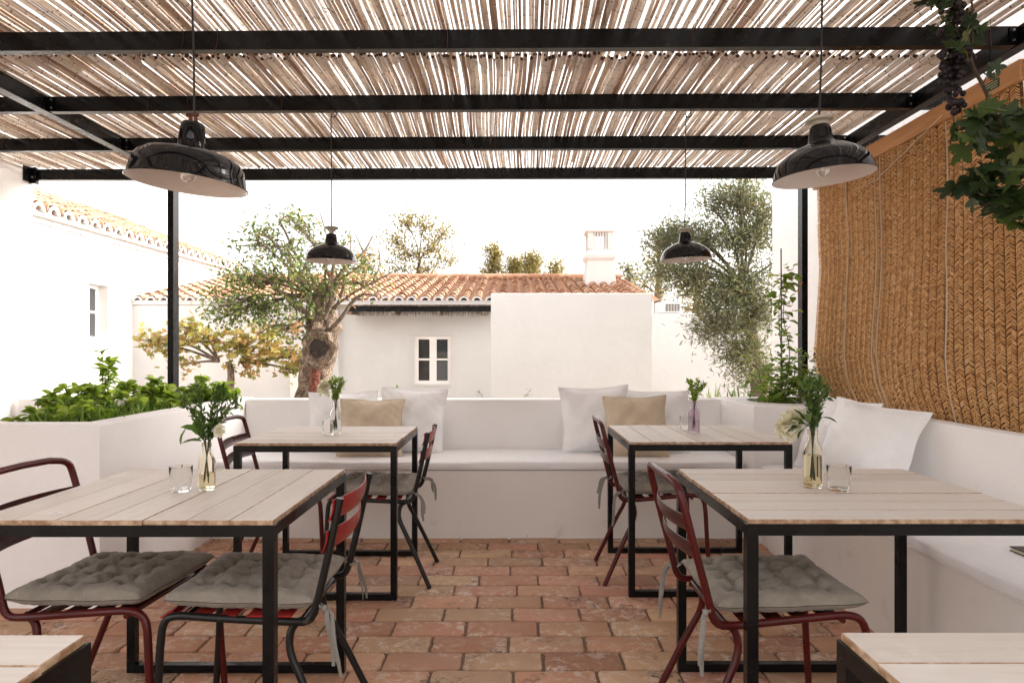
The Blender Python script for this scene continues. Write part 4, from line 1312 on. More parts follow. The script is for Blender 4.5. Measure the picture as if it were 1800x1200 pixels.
def window(parent, wall_y, x0, x1, z0, z1, ncols=2, nrows=2, fw=.055):
    f = MB(); y = wall_y
    f.box(x0, x1, y - .02, y + .03, z0, z0 + fw); f.box(x0, x1, y - .02, y + .03, z1 - fw, z1)
    f.box(x0, x0 + fw, y - .0195, y + .03, z0 + fw, z1 - fw); f.box(x1 - fw, x1, y - .0195, y + .03, z0 + fw, z1 - fw)
    mid = (x0 + x1) / 2; f.box(mid - fw, mid + fw, y - .022, y + .03, z0 + fw, z1 - fw)
    zm = (z0 + z1) / 2 + .01
    f.box(x0 + fw, mid - fw, y - .018, y + .028, zm - .018, zm + .018); f.box(mid + fw, x1 - fw, y - .018, y + .028, zm - .018, zm + .018)
    fo = f.build('window', M_JOIN, parent)
    g = MB(); g.box(x0 + .01, x1 - .01, y + .012, y + .016, z0 + .01, z1 - .01); g.build('pane', M_PANE, fo)
    return fo
DW = 12.7
wg = thing('tiled_cottage', 'low white cottage with a clay barrel-tile roof, small window and chimney', 'house', (-2, DW, 0))
wx0, wx1, wz = -7.0, 2.6, 2.07
# wall with a real opening for the window
a_, b_ = P(729, 590, DW), P(793, 675, DW)
hx0, hx1, hz0, hz1 = a_.x, b_.x, b_.z, a_.z
def wallbox(mb, x0, x1, z0, z1, dy=0): mb.box(x0, x1, DW + dy, DW + .35, z0, z1)
mb = MB()
wallbox(mb, wx0, hx0, -.05, wz); wallbox(mb, hx1, wx1, -.05, wz); wallbox(mb, hx0, hx1, -.05, hz0); wallbox(mb, hx0, hx1, hz1, wz)
mb.box(wx0, P(596, 0, DW).x, DW - .10, DW - .002, -.05, wz - .05)
mb.box(wx0, wx1, DW - .13, DW - .003, wz - .045, wz + .035)
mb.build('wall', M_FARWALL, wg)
# plaster surround
mb = MB(); e = .035
for (x0, x1, z0, z1) in ((hx0 - e, hx1 + e, hz1, hz1 + e), (hx0 - e, hx1 + e, hz0 - e, hz0), (hx0 - e, hx0, hz0, hz1), (hx1, hx1 + e, hz0, hz1)):
    mb.box(x0, x1, DW - .018, DW - .002, z0, z1)
mb.build('window_surround', M_FARWALL, wg)
window(wg, DW + .04, hx0 + .001, hx1 - .001, hz0 + .001, hz1 - .001, fw=.065)
mb = MB(); mb.box(P(514, 0, DW).x, P(538, 0, DW).x, DW - .135, DW - .102, -.05, P(0, 652, DW).z); mb.box(P(518, 0, DW).x, P(534, 0, DW).x, DW - .142, DW - .136, .1, P(0, 657, DW).z)
mb.build('door', M_JOIN, wg)
mbt, mbe = MB(), MB()
RS = .2
tile_roof(mbt, mbe, wx0, DW - .12, (0, 1), (1, 0), 4.05, 40, .24, RS, wz + .02, 3)
rf = mbt.build('roof', M_TILE, wg, smooth=60)
mbe.build('eave_scallops', M_FARWALL, rf)
mb = MB(); rs = random.Random(2)
for k in range(26):
    x = wx0 + .37 * k; mb.cur = rs.random()
    zr = wz + .02 + RS * 4.05 + .055
    mb.tube([(x, DW + 3.97, zr), (x + .41, DW + 3.97, zr + .012)], [.10, .085], 12, cap=False)
mb.build('ridge_tiles', M_TILE, rf, smooth=60)
# back gable / underside so the roof is solid
mb = MB(); n = 0
mb.f.append(tuple(mb.vert(p) for p in ((wx1 - .05, DW, wz), (wx1 - .05, DW + 4, wz + .80), (wx1 - .05, DW + 8, wz), (wx1 - .05, DW + 8, 0), (wx1 - .05, DW, 0))))
mb.f.append(tuple(mb.vert(p) for p in ((wx0, DW + 4, wz + .82), (wx1, DW + 4, wz + .82), (wx1, DW + 8.1, wz), (wx0, DW + 8.1, wz))))
mb.f.append(tuple(mb.vert(p) for p in ((wx0, DW - .1, wz), (wx1, DW - .1, wz), (wx1, DW + 4, wz + .81), (wx0, DW + 4, wz + .81))))
mb.build('gable', M_FARWALL, wg)
# chimney
dc = 15.0; cxx = P(1056, 0, dc).x; k = dc / 1200
zb, z1_, z2_, z3_, z4_ = P(0, 512, dc).z - .3, P(0, 458, dc).z, P(0, 441, dc).z, P(0, 408, dc).z, P(0, 388, dc).z
ch = MB()
def sq(h, z, y=dc + .3): return [(cxx - h, y - h, z), (cxx + h, y - h, z), (cxx + h, y + h, z), (cxx - h, y + h, z)]
ch.loft([sq(29.5 * k, zb), sq(28.5 * k, zb + .3), sq(23 * k, z1_)])
ch.loft([sq(23 * k, z1_), sq(26.5 * k, z1_ + .06), sq(27 * k, z1_ + .13), sq(25 * k, z1_ + .15), sq(23.5 * k, z2_)])
ch.box(cxx - 21 * k, cxx + 21 * k, dc + .3 - 21 * k, dc + .3 + 21 * k, z2_, z2_ + .05)
cp = ch.build('chimney', M_FARWALL, rf)
cc2 = MB()
hb = 22 * k
for sx in (-1, 1):
    for sy in (-1, 1):
        xx = cxx + sx * (hb - .06); yy = dc + .3 + sy * (hb - .06); cc2.box(xx - .06, xx + .06, yy - .06, yy + .06, z2_ + .05, z3_)
for q in range(5):
    o_ = -hb + .12 + (2 * hb - .24) * (q + .5) / 5
    for sy in (-1, 1): cc2.box(cxx + o_ - .018, cxx + o_ + .018, dc + .3 + sy * (hb - .04) - .02, dc + .3 + sy * (hb - .04) + .02, z2_ + .05, z3_)
    for sx in (-1, 1): cc2.box(cxx + sx * (hb - .04) - .02, cxx + sx * (hb - .04) + .02, dc + .3 + o_ - .018, dc + .3 + o_ + .018, z2_ + .05, z3_)
cc2.loft([sq(hb + .0, z3_), sq(hb + .05, z3_ + .02), sq(hb + .05, z3_ + .06), sq(hb - .02, z3_ + .09), sq(.05, z4_), sq(.02, z4_ + .03)])
cc2.build('chimney_grille', M_FARWALL, rf)

# left house
LX = -7.0
lh = thing('long_house', 'long white house with a scalloped clay tile eave receding along the left', 'house', (LX, 9, 0))
mb = MB(); lz = 3.16
wy0, wy1, wza, wzb = 11.28, 11.83, 1.36, 2.30
mb.box(LX - .4, LX, 2.0, wy0, -.05, lz); mb.box(LX - .4, LX, wy1, 17.2, -.05, lz)
mb.box(LX - .4, LX, wy0, wy1, -.05, wza); mb.box(LX - .4, LX, wy0, wy1, wzb, lz)
mb.box(LX + .002, LX + .05, 2.0, 17.2, lz - .10, lz - .02); mb.box(LX + .002, LX + .17, 2.0, 17.2, lz - .02, lz + .05)
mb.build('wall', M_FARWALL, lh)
fw = MB(); xw = LX - .2
fw.box(xw, xw + .03, wy0, wy1, wza, wza + .06); fw.box(xw, xw + .03, wy0, wy1, wzb - .06, wzb)
fw.box(xw, xw + .03, wy0, wy0 + .06, wza + .06, wzb - .06); fw.box(xw, xw + .03, wy1 - .06, wy1, wza + .06, wzb - .06)
fw.box(xw, xw + .028, (wy0 + wy1) / 2 - .03, (wy0 + wy1) / 2 + .03, wza + .06, wzb - .06); fw.box(xw, xw + .026, wy0 + .06, wy1 - .06, 1.82, 1.86)
wo = fw.build('window', M_JOIN, lh)
mb = MB(); mb.box(xw + .005, xw + .009, wy0 + .01, wy1 - .01, wza + .01, wzb - .01); mb.build('pane', M_PANE, wo)
mb = MB(); mb.box(LX - .195, LX + .02, wy0 - .03, wy1 + .03, wza - .04, wza + .004); mb.build('sill', M_FARWALL, wo)
mbt, mbe = MB(), MB()
tile_roof(mbt, mbe, LX + .20, 2.0, (-1, 0), (0, 1), 3.1, 46, .33, .40, lz + .03, 5)
rf2 = mbt.build('roof', M_TILE, lh, smooth=60); mbe.build('eave_scallops', M_FARWALL, rf2)
mb = MB(); mb.f.append(tuple(mb.vert(p) for p in ((LX + .1, 2, lz + .02), (LX + .1, 17.2, lz + .02), (LX - 2.9, 17.2, lz + 1.17), (LX - 2.9, 2, lz + 1.17)))); mb.build('roof_deck', M_FARWALL, lh)

# free-standing block wall and the far right wall
a_ = P(863, 515, 10.0); b_ = P(1146, 515, 10.0)
mb = MB(); rbox(mb, a_.x, b_.x, 10.0, 10.5, -.05, a_.z, .02)
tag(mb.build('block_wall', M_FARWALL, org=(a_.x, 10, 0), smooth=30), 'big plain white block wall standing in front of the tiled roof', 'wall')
mb = MB(); rbox(mb, b_.x + .3, 9.0, 11.6, 11.9, -.05, P(0, 551, 11.6).z, .02)
rbox(mb, b_.x - .1, b_.x + .6, 12.0, 12.3, -.05, P(0, 551, 12.0).z, .02)
tag(mb.build('garden_wall', M_FARWALL, org=(4, 11.6, 0), smooth=30), 'lower white garden wall on the right behind the grey-green tree', 'wall')
ac = thing('air_conditioner', 'pale air conditioning unit sitting on the garden wall beside the block wall', 'air conditioner', P(1177, 549, 11.9))
a_ = P(1157, 531, 11.7); b_ = P(1198, 550, 11.7)
mb = MB(); mb.box(a_.x, b_.x, 11.7, 12.0, b_.z, a_.z); mb.build('casing', M_AC, ac)
g = MB()
for q in range(6):
    xx = a_.x + .12 + (b_.x - a_.x - .15) * q / 5; g.box(xx - .004, xx + .004, 11.69, 11.697, b_.z + .02, a_.z - .02)
for q in range(5):
    zz = b_.z + .03 + (a_.z - b_.z - .06) * q / 4; g.box(a_.x + .12, b_.x - .02, 11.683, 11.69, zz - .004, zz + .004)
g.build('grille', M_AC, ac)
g = MB(); g.box(a_.x + .12, b_.x - .03, 11.6975, 11.6995, b_.z + .03, a_.z - .03); g.build('fan_opening', M_COVER, ac)
# porch canopy on the cottage
pc = thing('porch_canopy', 'narrow black-beamed porch with a ragged reed edge under the cottage eave', 'porch', P(740, 543, 12.0))
mb = MB(); a_ = P(612, 543, 12.0); b_ = P(885, 545, 12.0)
mb.box(a_.x, b_.x, 12.0, 12.06, a_.z - .045, a_.z + .045); mb.build('beam', M_BLACK, pc)
for px in (615, 692, 771, 850):
    x = P(px, 0, 12.0).x; mb = MB(); mb.bar((x, 11.92, a_.z - .075), (x - .02, DW - .01, a_.z - .04), .06, .055); mb.build('rafter', M_BATTEN if False else M_BARK, pc)
mb = MB(); rs = random.Random(17)
x = a_.x
while x < b_.x:
    mb.cur = rs.random(); y0 = 11.93 + rs.uniform(-.05, .05)
    mb.tube([(x, y0, a_.z + .055 + rs.uniform(0, .012)), (x + rs.uniform(-.03, .03), DW - .02, a_.z + .06)], rs.uniform(.006, .012), 5)
    x += rs.uniform(.014, .024)
for k in range(420):
    x = rs.uniform(a_.x, b_.x); y = rs.uniform(12.07, DW - .05); mb.cur = rs.random()
    mb.tube([(x, y, a_.z + .05), (x + rs.uniform(-.05, .05), y - .02, a_.z - rs.uniform(.04, .12))], [.005, .002], 4)
mb.build('reed_cover', M_REED, pc)
pp = MB(); x = P(866, 0, 9.98).x

# ================================================================= TREES
def tree(name, label, base, trunk, trunk_r, blobs, leafsize, lw, mat, barkm, seed, tmpl=T_NARROW, per=26, clr=.10, up=.2, twig_r=.008, group=None, anchor=None, limb_mat=None, droop=0, cat='tree', side=.9, lumpy=False, limb_r=None):
    rng = np.random.default_rng(seed); rs = random.Random(seed)
    root = thing(name, label, cat, base, group=group)
    mb = MB(); tp = smooth_path([Vector(base)] + [Vector(p) for p in trunk], 2)
    n = len(tp)
    if lumpy:
        tp2 = [tp[0]]
        for a, b in zip(tp[:-1], tp[1:]): tp2 += [a.lerp(b, .5), b]
        tp = tp2; n = len(tp)
    def rad(f):
        x = f * (len(trunk_r) - 1); i = min(int(x), len(trunk_r) - 2); return trunk_r[i] + (trunk_r[i + 1] - trunk_r[i]) * (x - i)
    mb.tube(tp, [rad(i / (n - 1)) * rs.uniform(.94, 1.06) for i in range(n)], 12 if not lumpy else 40)
    if lumpy:
        for i in range(len(mb.v)):
            q = Vector(mb.v[i]); ax = tp[min(n - 1, i // 40)] if i < n * 40 else q
            dv = q - ax
            a = math.atan2(dv.y, dv.x)
            k = 1 + .16 * math.sin(a * 3 + q.z * 5) + .10 * math.sin(a * 7 - q.z * 9 + 1) + .07 * math.sin(a * 13 + q.z * 21) + .05 * math.sin(q.z * 40 + a * 5)
            mb.v[i] = tuple(ax + dv * k)
    mb.build('trunk', barkm, root, smooth=70)
    anchors = [Vector(p) for p in (anchor or trunk[-2:])]
    lm = MB(); P_, D_ = [], []
    nodes = list(anchors)
    for (c, rad3, cnt) in blobs:
        c = Vector(c)
        st = min(anchors, key=lambda q: (q - c).length)
        mid = st.lerp(c, .5) + Vector((rs.uniform(-.1, .1), rs.uniform(-.1, .1), rs.uniform(.0, .15))) * (c - st).length
        limb = smooth_path([st, mid, c], 2)
        L = (c - st).length
        lm.tube(limb, [max(twig_r, (limb_r or trunk_r[-1] * .55) * (1 - .75 * i / len(limb))) for i in range(len(limb))], 7)
        for k in range(cnt):
            v = Vector((rs.gauss(0, 1), rs.gauss(0, 1), rs.gauss(0, 1))); v.normalize(); v *= rs.random() ** .45
            q = c + Vector((v.x * rad3[0], v.y * rad3[1], v.z * rad3[2]))
            s_ = limb[rs.randrange(len(limb) // 2, len(limb))]
            m_ = s_.lerp(q, .55) + Vector((rs.uniform(-.12, .12), rs.uniform(-.12, .12), rs.uniform(0, .2) * up)) * (q - s_).length
            tw = smooth_path([s_, m_, q], 1)
            lm.tube(tw, [max(.0015, twig_r * (1 - .8 * i / len(tw))) for i in range(len(tw))], 4, cap=False)
            tdir = (q - m_)
            if tdir.length > 0: tdir.normalize()
            for _ in range(per):
                f = rs.random() ** .6
                p = m_.lerp(q, f) + Vector((rs.gauss(0, clr), rs.gauss(0, clr), rs.gauss(0, clr * .7)))
                P_.append((p.x, p.y, p.z))
                dd = tdir * .6 + Vector((rs.gauss(0, side), rs.gauss(0, side), rs.gauss(up, side * .7) - droop))
                D_.append((dd.x, dd.y, dd.z))
    lm.build('limbs', limb_mat or barkm, root, smooth=70)
    V, F, A = leaves(rng, np.array(P_), np.array(D_), leafsize, lw, tmpl)
    np_mesh('crown', V, F, A, mat, root)
    return root
def B(x, y, d, rx, ry, cnt, dd=0.5):
    p = P(x, y, d); k = d / 1200
    return ((p.x, p.y, p.z), (rx * k, dd, ry * k), cnt)

# pruned carob tree
dT = 8.0
ct = tree('pruned_tree', 'gnarled pruned tree with a burl on its thick trunk and a loose green crown', (P(556, 0, dT).x, dT, -.05),
     [P(550, 700, dT), P(556, 650, dT), P(563, 600, dT), P(566, 555, dT), P(570, 520, dT + .05), P(584, 495, dT + .1)],
     [.22, .19, .16, .175, .18, .135, .10, .07],
     [B(505, 380, dT, 26, 14, 8), B(460, 405, dT - .1, 24, 20, 8), B(385, 560, dT - .4, 22, 18, 8), B(520, 545, dT - .4, 30, 34, 16), B(540, 500, dT - .4, 30, 24, 12), B(455, 425, dT - .2, 44, 30, 20), B(520, 392, dT, 34, 26, 14), B(500, 430, dT + .2, 45, 32, 18), B(425, 490, dT - .4, 48, 34, 34), B(400, 535, dT - .4, 38, 32, 30),
      B(455, 545, dT - .3, 42, 34, 32), B(480, 490, dT - .2, 42, 32, 22), B(540, 470, dT - .3, 36, 30, 16), B(500, 580, dT - .3, 36, 24, 18), B(590, 440, dT + .1, 34, 30, 12), B(630, 470, dT, 34, 26, 12), B(640, 500, dT - .1, 26, 22, 8), B(600, 500, dT - .3, 24, 24, 8), B(555, 425, dT, 30, 25, 8)],
     .052, .48, M_LCAROB, M_BARK, 41, per=15, clr=.09, limb_mat=M_BARK_PALE,
     anchor=[P(560, 545, dT), P(548, 520, dT - .1), P(585, 500, dT)], twig_r=.007, tmpl=T_OVAL, lumpy=True, limb_r=.022)
mb = MB()
for pts, r0 in (([P(560, 560, dT - .15), P(530, 545, dT - .25), P(500, 520, dT - .3), P(470, 490, dT - .35), P(445, 465, dT - .3)], .040),
                ([P(572, 520, dT), P(590, 490, dT - .1), P(612, 465, dT - .15), P(640, 445, dT - .1), P(655, 415, dT)], .026),
                ([P(580, 545, dT - .1), P(612, 520, dT - .2), P(648, 500, dT - .25), P(690, 478, dT - .2)], .020),
                ([P(560, 520, dT), P(545, 480, dT), P(520, 450, dT), P(505, 415, dT), P(490, 385, dT)], .026),
                ([P(570, 590, dT - .1), P(600, 560, dT - .25), P(618, 530, dT - .25), P(640, 515, dT - .3), P(665, 520, dT - .3)], .030),
                ([P(575, 510, dT), P(570, 480, dT), P(580, 450, dT + .1), P(575, 415, dT + .1), P(562, 372, dT + .1)], .018),
                ([P(570, 560, dT - .15), P(585, 525, dT - .2), P(575, 500, dT - .2), P(590, 465, dT - .2), P(585, 430, dT - .1)], .030),
                ([P(555, 550, dT - .1), P(535, 520, dT - .15), P(528, 490, dT - .1), P(540, 455, dT)], .028),
                ([P(550, 570, dT - .15), P(515, 575, dT - .3), P(480, 570, dT - .35), P(450, 590, dT - .35)], .018),
                ([P(590, 545, dT - .1), P(606, 500, dT - .1), P(602, 470, dT), P(615, 440, dT)], .022),
                ([P(612, 465, dT - .15), P(618, 430, dT - .1), P(613, 400, dT)], .012), ([P(640, 445, dT - .1), P(660, 425, dT), P(668, 400, dT)], .008), ([P(655, 500, dT - .2), P(670, 460, dT - .1), P(664, 430, dT)], .010),
                ([P(640, 445, dT - .1), P(628, 420, dT), P(622, 405, dT)], .010),
                ([P(545, 560, dT - .2), P(520, 530, dT - .25), P(505, 490, dT - .2), P(512, 455, dT - .1)], .020)):
    sp = smooth_path(pts, 2); mb.tube(sp, [r0 * (1 - .7 * i / len(sp)) for i in range(len(sp))], 8)
mb.build('branch', M_BARK_PALE, ct, smooth=70)
rngk = random.Random(3)
mb = MB(); c0 = P(562, 612, dT - .19)
def lump(a, z): return 1 + .10 * math.sin(a * 3 + z * 30) + .07 * math.sin(a * 7 + 1)
mb.lathe([(.001, .05), (.12, .045), (.175, 0), (.185, -.08), (.15, -.20)], c0, 26, M=Matrix.Rotation(R(90), 3, 'X') @ Matrix.Diagonal(Vector((1, 1.1, 1))), wob=lump)
mb.lathe([(.16, -.02), (.20, .02), (.18, .07), (.135, .062), (.12, .03)], c0, 26, M=Matrix.Rotation(R(90), 3, 'X') @ Matrix.Diagonal(Vector((1, 1.1, 1))), wob=lump)
bu = mb.build('burl', M_BARK, ct, smooth=50)
mb = MB(); mb.lathe([(.001, .058), (.08, .058), (.105, .05), (.11, .03)], c0 + Vector((0, 0, 0)), 22, M=Matrix.Rotation(R(90), 3, 'X'), wob=lump); mb.build('cut_face', M_BARK_DARK, bu, smooth=40)
mb = MB()
mb.tube(smooth_path([P(551, 700, dT - .17), P(553, 670, dT - .165), P(556, 640, dT - .15)], 2), .062, 10); mb.build('bare_wood', M_BARK_RED, ct, smooth=60)
rng = np.random.default_rng(7)
pts = np.array([tuple(P(rng.normal(620, 32), rng.normal(480, 28), dT - .2 + rng.normal(0, .15))) for _ in range(170)])
V, F, A = leaves(rng, pts, rng.normal(0, 1, (170, 3)), .05, .45, T_NARROW); np_mesh('russet_leaves', V, F, A, M_LREDDISH, ct)
pts = np.array([tuple(P(rng.normal(520, 5), rng.normal(575, 9), dT - .4 + rng.normal(0, .05))) for _ in range(60)])
V, F, A = leaves(rng, pts, rng.normal(0, 1, (60, 3)), .05, .45, T_NARROW); np_mesh('dried_cluster', V, F, A, M_PINK, ct)

# yellowing vine on its own little trunk
dV = 10.0
tree('old_vine', 'yellowing old vine with a thin twisted trunk spreading sideways against the cottage wall', (P(405, 0, dV).x, dV, -.05),
     [P(404, 690, dV), P(407, 655, dV), P(401, 635, dV)], [.07, .06, .05, .045],
     [B(300, 600, dV, 44, 18, 14, .25), B(262, 597, dV, 22, 9, 7, .2), B(325, 575, dV, 24, 24, 10, .2), B(370, 590, dV, 48, 22, 18, .25), B(430, 610, dV, 50, 22, 22, .25), B(490, 620, dV, 45, 22, 20, .25), B(545, 625, dV, 40, 24, 18, .25),
      B(325, 640, dV, 12, 20, 5, .15), B(430, 645, dV, 12, 14, 4, .15), B(515, 650, dV, 20, 12, 6, .2), B(470, 585, dV, 50, 16, 12, .2)],
     .082, .95, M_LVINE, M_BARK, 42, tmpl=T_LOBED, per=9, clr=.10, up=0, twig_r=.010, limb_mat=M_BARK_PALE, anchor=[P(404, 640, dV), P(425, 638, dV), P(385, 635, dV)], cat='vine', side=.8, droop=.35)

# grey-green tree on the right
dO = 8.3
tree('weeping_olive', 'large airy grey-green tree with narrow leaves behind the right post', (P(1345, 0, dO).x, dO, -.05),
     [P(1338, 700, dO), P(1330, 640, dO), P(1318, 560, dO), P(1300, 480, dO)], [.14, .12, .09, .06, .04],
     [B(1300, 345, dO, 60, 34, 34), B(1250, 360, dO + .3, 40, 26, 14), B(1235, 420, dO, 52, 36, 30), B(1310, 420, dO, 48, 45, 40), B(1148, 425, dO + .3, 26, 28, 9), B(1180, 400, dO + .3, 26, 20, 8), B(1340, 380, dO, 30, 50, 24), B(1180, 440, dO + .3, 38, 34, 18), B(1160, 480, dO + .4, 30, 25, 9), B(1210, 490, dO, 50, 34, 30),
      B(1290, 500, dO, 60, 42, 44), B(1330, 540, dO - .1, 34, 50, 34), B(1270, 570, dO - .1, 45, 32, 30), B(1300, 620, dO - .1, 42, 32, 30), B(1330, 660, dO, 34, 26, 16), B(1262, 530, dO - .2, 40, 22, 16), B(1235, 590, dO - .2, 22, 10, 5), B(1380, 450, dO, 40, 90, 20)],
     .078, .17, M_LOLIVE, M_BARK_PALE, 43, per=62, clr=.12, up=.3, twig_r=.007, anchor=[P(1318, 580, dO), P(1305, 500, dO), P(1330, 640, dO)])

# trees beyond the roofs
def far_tree(label, cx_, ybase, ytop, wpx, d, mat, seed, cnt=26, leaf=.085, per=22, clr=.16, narrow=False, cat='tree', name='far_tree'):
    base = P(cx_, 0, d).x
    h = (ybase - ytop)
    rs = random.Random(seed)
    bl_ = []
    for k in range(9 if not narrow else 6):
        f = (k + .5) / (9 if not narrow else 6)
        y = ybase - h * (.04 + .84 * f)
        if narrow: rx = wpx * .5 * (1 - f) * .8 + 3; x = cx_ + rs.uniform(-.1, .1) * wpx
        else: rx = wpx * .27 * (1.1 - .5 * abs(f - .5)); x = cx_ + rs.uniform(-.34, .34) * wpx * (1 - .4 * f)
        bl_.append(B(x, y, d, rx, h * (.12 if not narrow else .10), max(3, cnt // 2 if not narrow else cnt // 2), rx * d / 1200 + .1))
    tree(name, label, (base, d, 0), [P(cx_, 640, d), P(cx_ - 3, ybase, d), P(cx_ + 2, ybase - h * .45, d), P(cx_, ybase - h * .8, d)], [.16, .12, .10, .06, .025],
         bl_, leaf, .5, mat, M_BARK_PALE, seed, per=per, clr=clr, up=.5, twig_r=.014, group='trees beyond the cottage roof', anchor=[P(cx_, ybase - h * .15, d), P(cx_, ybase - h * .45, d), P(cx_, ybase - h * .75, d)], cat=cat)
tree('far_tree', 'airy yellow-green tree rising behind the cottage roof, right of the pruned tree', (P(735, 0, 22).x, 22, 0), [P(736, 640, 22), P(732, 500, 22), P(738, 455, 22)], [.16, .10, .07, .04],
     [B(695, 425, 22, 26, 22, 16), B(712, 395, 22, 22, 20, 14), B(745, 400, 22, 24, 20, 14), B(780, 410, 22, 20, 20, 13), B(765, 440, 22, 30, 22, 18), B(722, 450, 22, 26, 20, 15), B(790, 460, 22, 14, 18, 8), B(700, 470, 22, 26, 16, 12), B(750, 475, 22, 34, 14, 14)],
     .10, .5, M_LGOLD, M_TWIG, 51, per=26, clr=.20, up=.8, twig_r=.012, group='trees beyond the cottage roof', anchor=[P(733, 490, 22), P(737, 455, 22)])
far_tree('leftmost golden conifer tip behind the cottage roof', 866, 500, 426, 40, 23, M_LGOLD, 52, 24, .10, 30, .14, True)
far_tree('small golden conifer tip behind the roof, second from the left', 905, 500, 452, 52, 24, M_LGOLD, 53, 24, .10, 28, .16, True)
far_tree('golden conifer tip behind the roof, left of the gap before the chimney', 935, 500, 440, 48, 23, M_LGOLD, 54, 24, .10, 28, .15, True)
far_tree('low thin sapling top showing above the roof just left of the chimney', 975, 500, 456, 46, 24, M_LGOLD, 55, 16, .10, 22, .16, True)
far_tree('thin grey-green tree top right behind the chimney', 1105, 505, 462, 46, 19, M_LOLIVE, 56, 10, .09, 12, .15)
far_tree('golden tree behind the garden wall, left of the big grey-green tree', 1158, 540, 395, 90, 16, M_LGOLD, 57, 22, .08, 15, .13)
far_tree('russet brushy tree low between the grey-green tree and the garden wall', 1225, 560, 470, 90, 14.5, M_LGOLD, 58, 22, .07, 15, .12)
far_tree('sparse tree top showing above the cottage roof behind the pruned tree', 640, 505, 435, 80, 21, M_LGOLD, 59, 14, .10, 9, .16)

# ================================================================= PLANTER HERBS
def herb(label, c, r, h, n, leaf, lw, mat, seed, tmpl=T_OVAL, stems=9, name='herb_plant', spread=1.0, group='herbs in the left planter'):
    rng = np.random.default_rng(seed); root = thing(name, label, 'plant', c, group=group)
    mb = MB(); pos = []; dr = []
    for s in range(stems):
        a = rng.uniform(0, 6.28); k = rng.uniform(0, 1) ** .5
        b = Vector(c) + Vector((math.cos(a) * r * .4 * k, math.sin(a) * r * .4 * k, 0))
        tp = Vector(c) + Vector((math.cos(a) * r * k * spread, math.sin(a) * r * k * spread, h * 1.15 * (1 - .45 * k) * rng.uniform(.65, 1.15)))
        pts = smooth_path([b, b.lerp(tp, .5) + Vector((0, 0, h * .12)), tp], 2)
        mb.tube(pts, [.003 * (1 - .6 * i / len(pts)) for i in range(len(pts))], 5)
        for q in range(n // stems):
            f = rng.uniform(.15, 1) ** .7; i = min(len(pts) - 2, int(f * (len(pts) - 1)))
            p = pts[i].lerp(pts[i + 1], rng.uniform(0, 1)); aa = rng.uniform(0, 6.28)
            pos.append(np.array(p)); dr.append(np.array((math.cos(aa), math.sin(aa), rng.uniform(-.7, .9))))
    mb.build('stem', M_STEM, root)
    V, F, A = leaves(rng, np.array(pos), np.array(dr), leaf, lw, tmpl, .4, .9); np_mesh('leaves', V, F, A, mat, root)
    return root
Zs = .69
hp = [('low broad-leaved herb at the very front left corner of the planter', -2.83, 3.50, .13, .09, 70, .060, .6),
      ('bushy herb with broad pointed leaves, near the front left of the planter', -2.62, 3.78, .17, .17, 150, .065, .55),
      ('leafy basil-like herb in the front middle of the planter', -2.34, 3.75, .17, .17, 150, .070, .6),
      ('small dark herb among the chives, front row of the planter', -2.16, 3.60, .10, .10, 90, .040, .5),
      ('dense mint-like herb left of the black post', -2.75, 4.30, .22, .24, 330, .058, .6),
      ('tall leggy herb standing up left of the black post', -2.70, 4.52, .10, .43, 120, .070, .38),
      ('dense mint-like herb right in front of the black post', -2.42, 4.45, .24, .27, 420, .056, .65),
      ('broad bright green herb mound right of the black post', -2.20, 4.62, .22, .29, 420, .060, .68),
      ('bright green herb hanging over the planter rim at its right end', -2.09, 4.76, .18, .25, 300, .060, .68),
      ('small herb between the broad-leaved herb and the mint, middle left of the planter', -2.55, 4.05, .16, .14, 160, .045, .55),
      ('low green herb along the inner rim in the middle of the planter', -2.17, 4.05, .13, .14, 170, .042, .5)]
for i, (lb_, x, y, r, h, n, lf, lw) in enumerate(hp):
    herb(lb_, (x, y, Zs), r, h + .03, int(n * 1.3), lf, lw, M_LBASIL, 70 + i, stems=14 if n > 200 else 8)
rng = np.random.default_rng(90); n = 900
pos = np.stack([rng.uniform(-2.55, -2.08, n), rng.uniform(3.55, 4.4, n), np.full(n, Zs - .01)], 1)
dr = np.stack([rng.normal(0, .45, n), rng.normal(0, .45, n), np.full(n, 1.0)], 1)
V, F, A = leaves(rng, pos, dr, .17, .028, T_NARROW, .4)
tag(np_mesh('chives', V, F, A, M_LGRASS, org=(-2.4, 3.9, Zs)), 'thin grassy chive blades between the herbs in the left planter', 'herb', kind='stuff')
mb = MB(); mb.bar(P(324, 712, 4.3), P(323, 690, 4.3), .010, .006)
tag(mb.build('plant_marker', M_BATTEN, org=P(324, 712, 4.3)), 'little wooden marker stick among the herbs', 'plant marker')

# climber in the right planter
def twiner(root, path, r0, seed, n, leaf, lw, mat, clr, tmpl=T_OVAL, name='shoot'):
    rng = np.random.default_rng(seed); sp = smooth_path(path, 2)
    mb = MB(); mb.tube(sp, [r0 * (1 - .7 * i / len(sp)) for i in range(len(sp))], 5)
    so = mb.build(name, M_STEM, root)
    pos, dr = [], []
    for q in range(n):
        f = rng.uniform(.02, 1); i = min(len(sp) - 2, int(f * (len(sp) - 1))); p = np.array(sp[i].lerp(sp[i + 1], rng.uniform(0, 1))) + rng.normal(0, clr, 3)
        aa = rng.uniform(0, 6.28); pos.append(p); dr.append((math.cos(aa), math.sin(aa), rng.uniform(-.5, .4)))
    V, F, A = leaves(rng, np.array(pos), np.array(dr), leaf, lw, tmpl, .35, .5); np_mesh('leaves', V, F, A, mat, so)
dC = 4.62
cl = thing('climbing_plant', 'bright green climbing plant tied to a thin cane in the corner planter', 'plant', (P(1374, 0, dC).x, dC, ZT - .07))
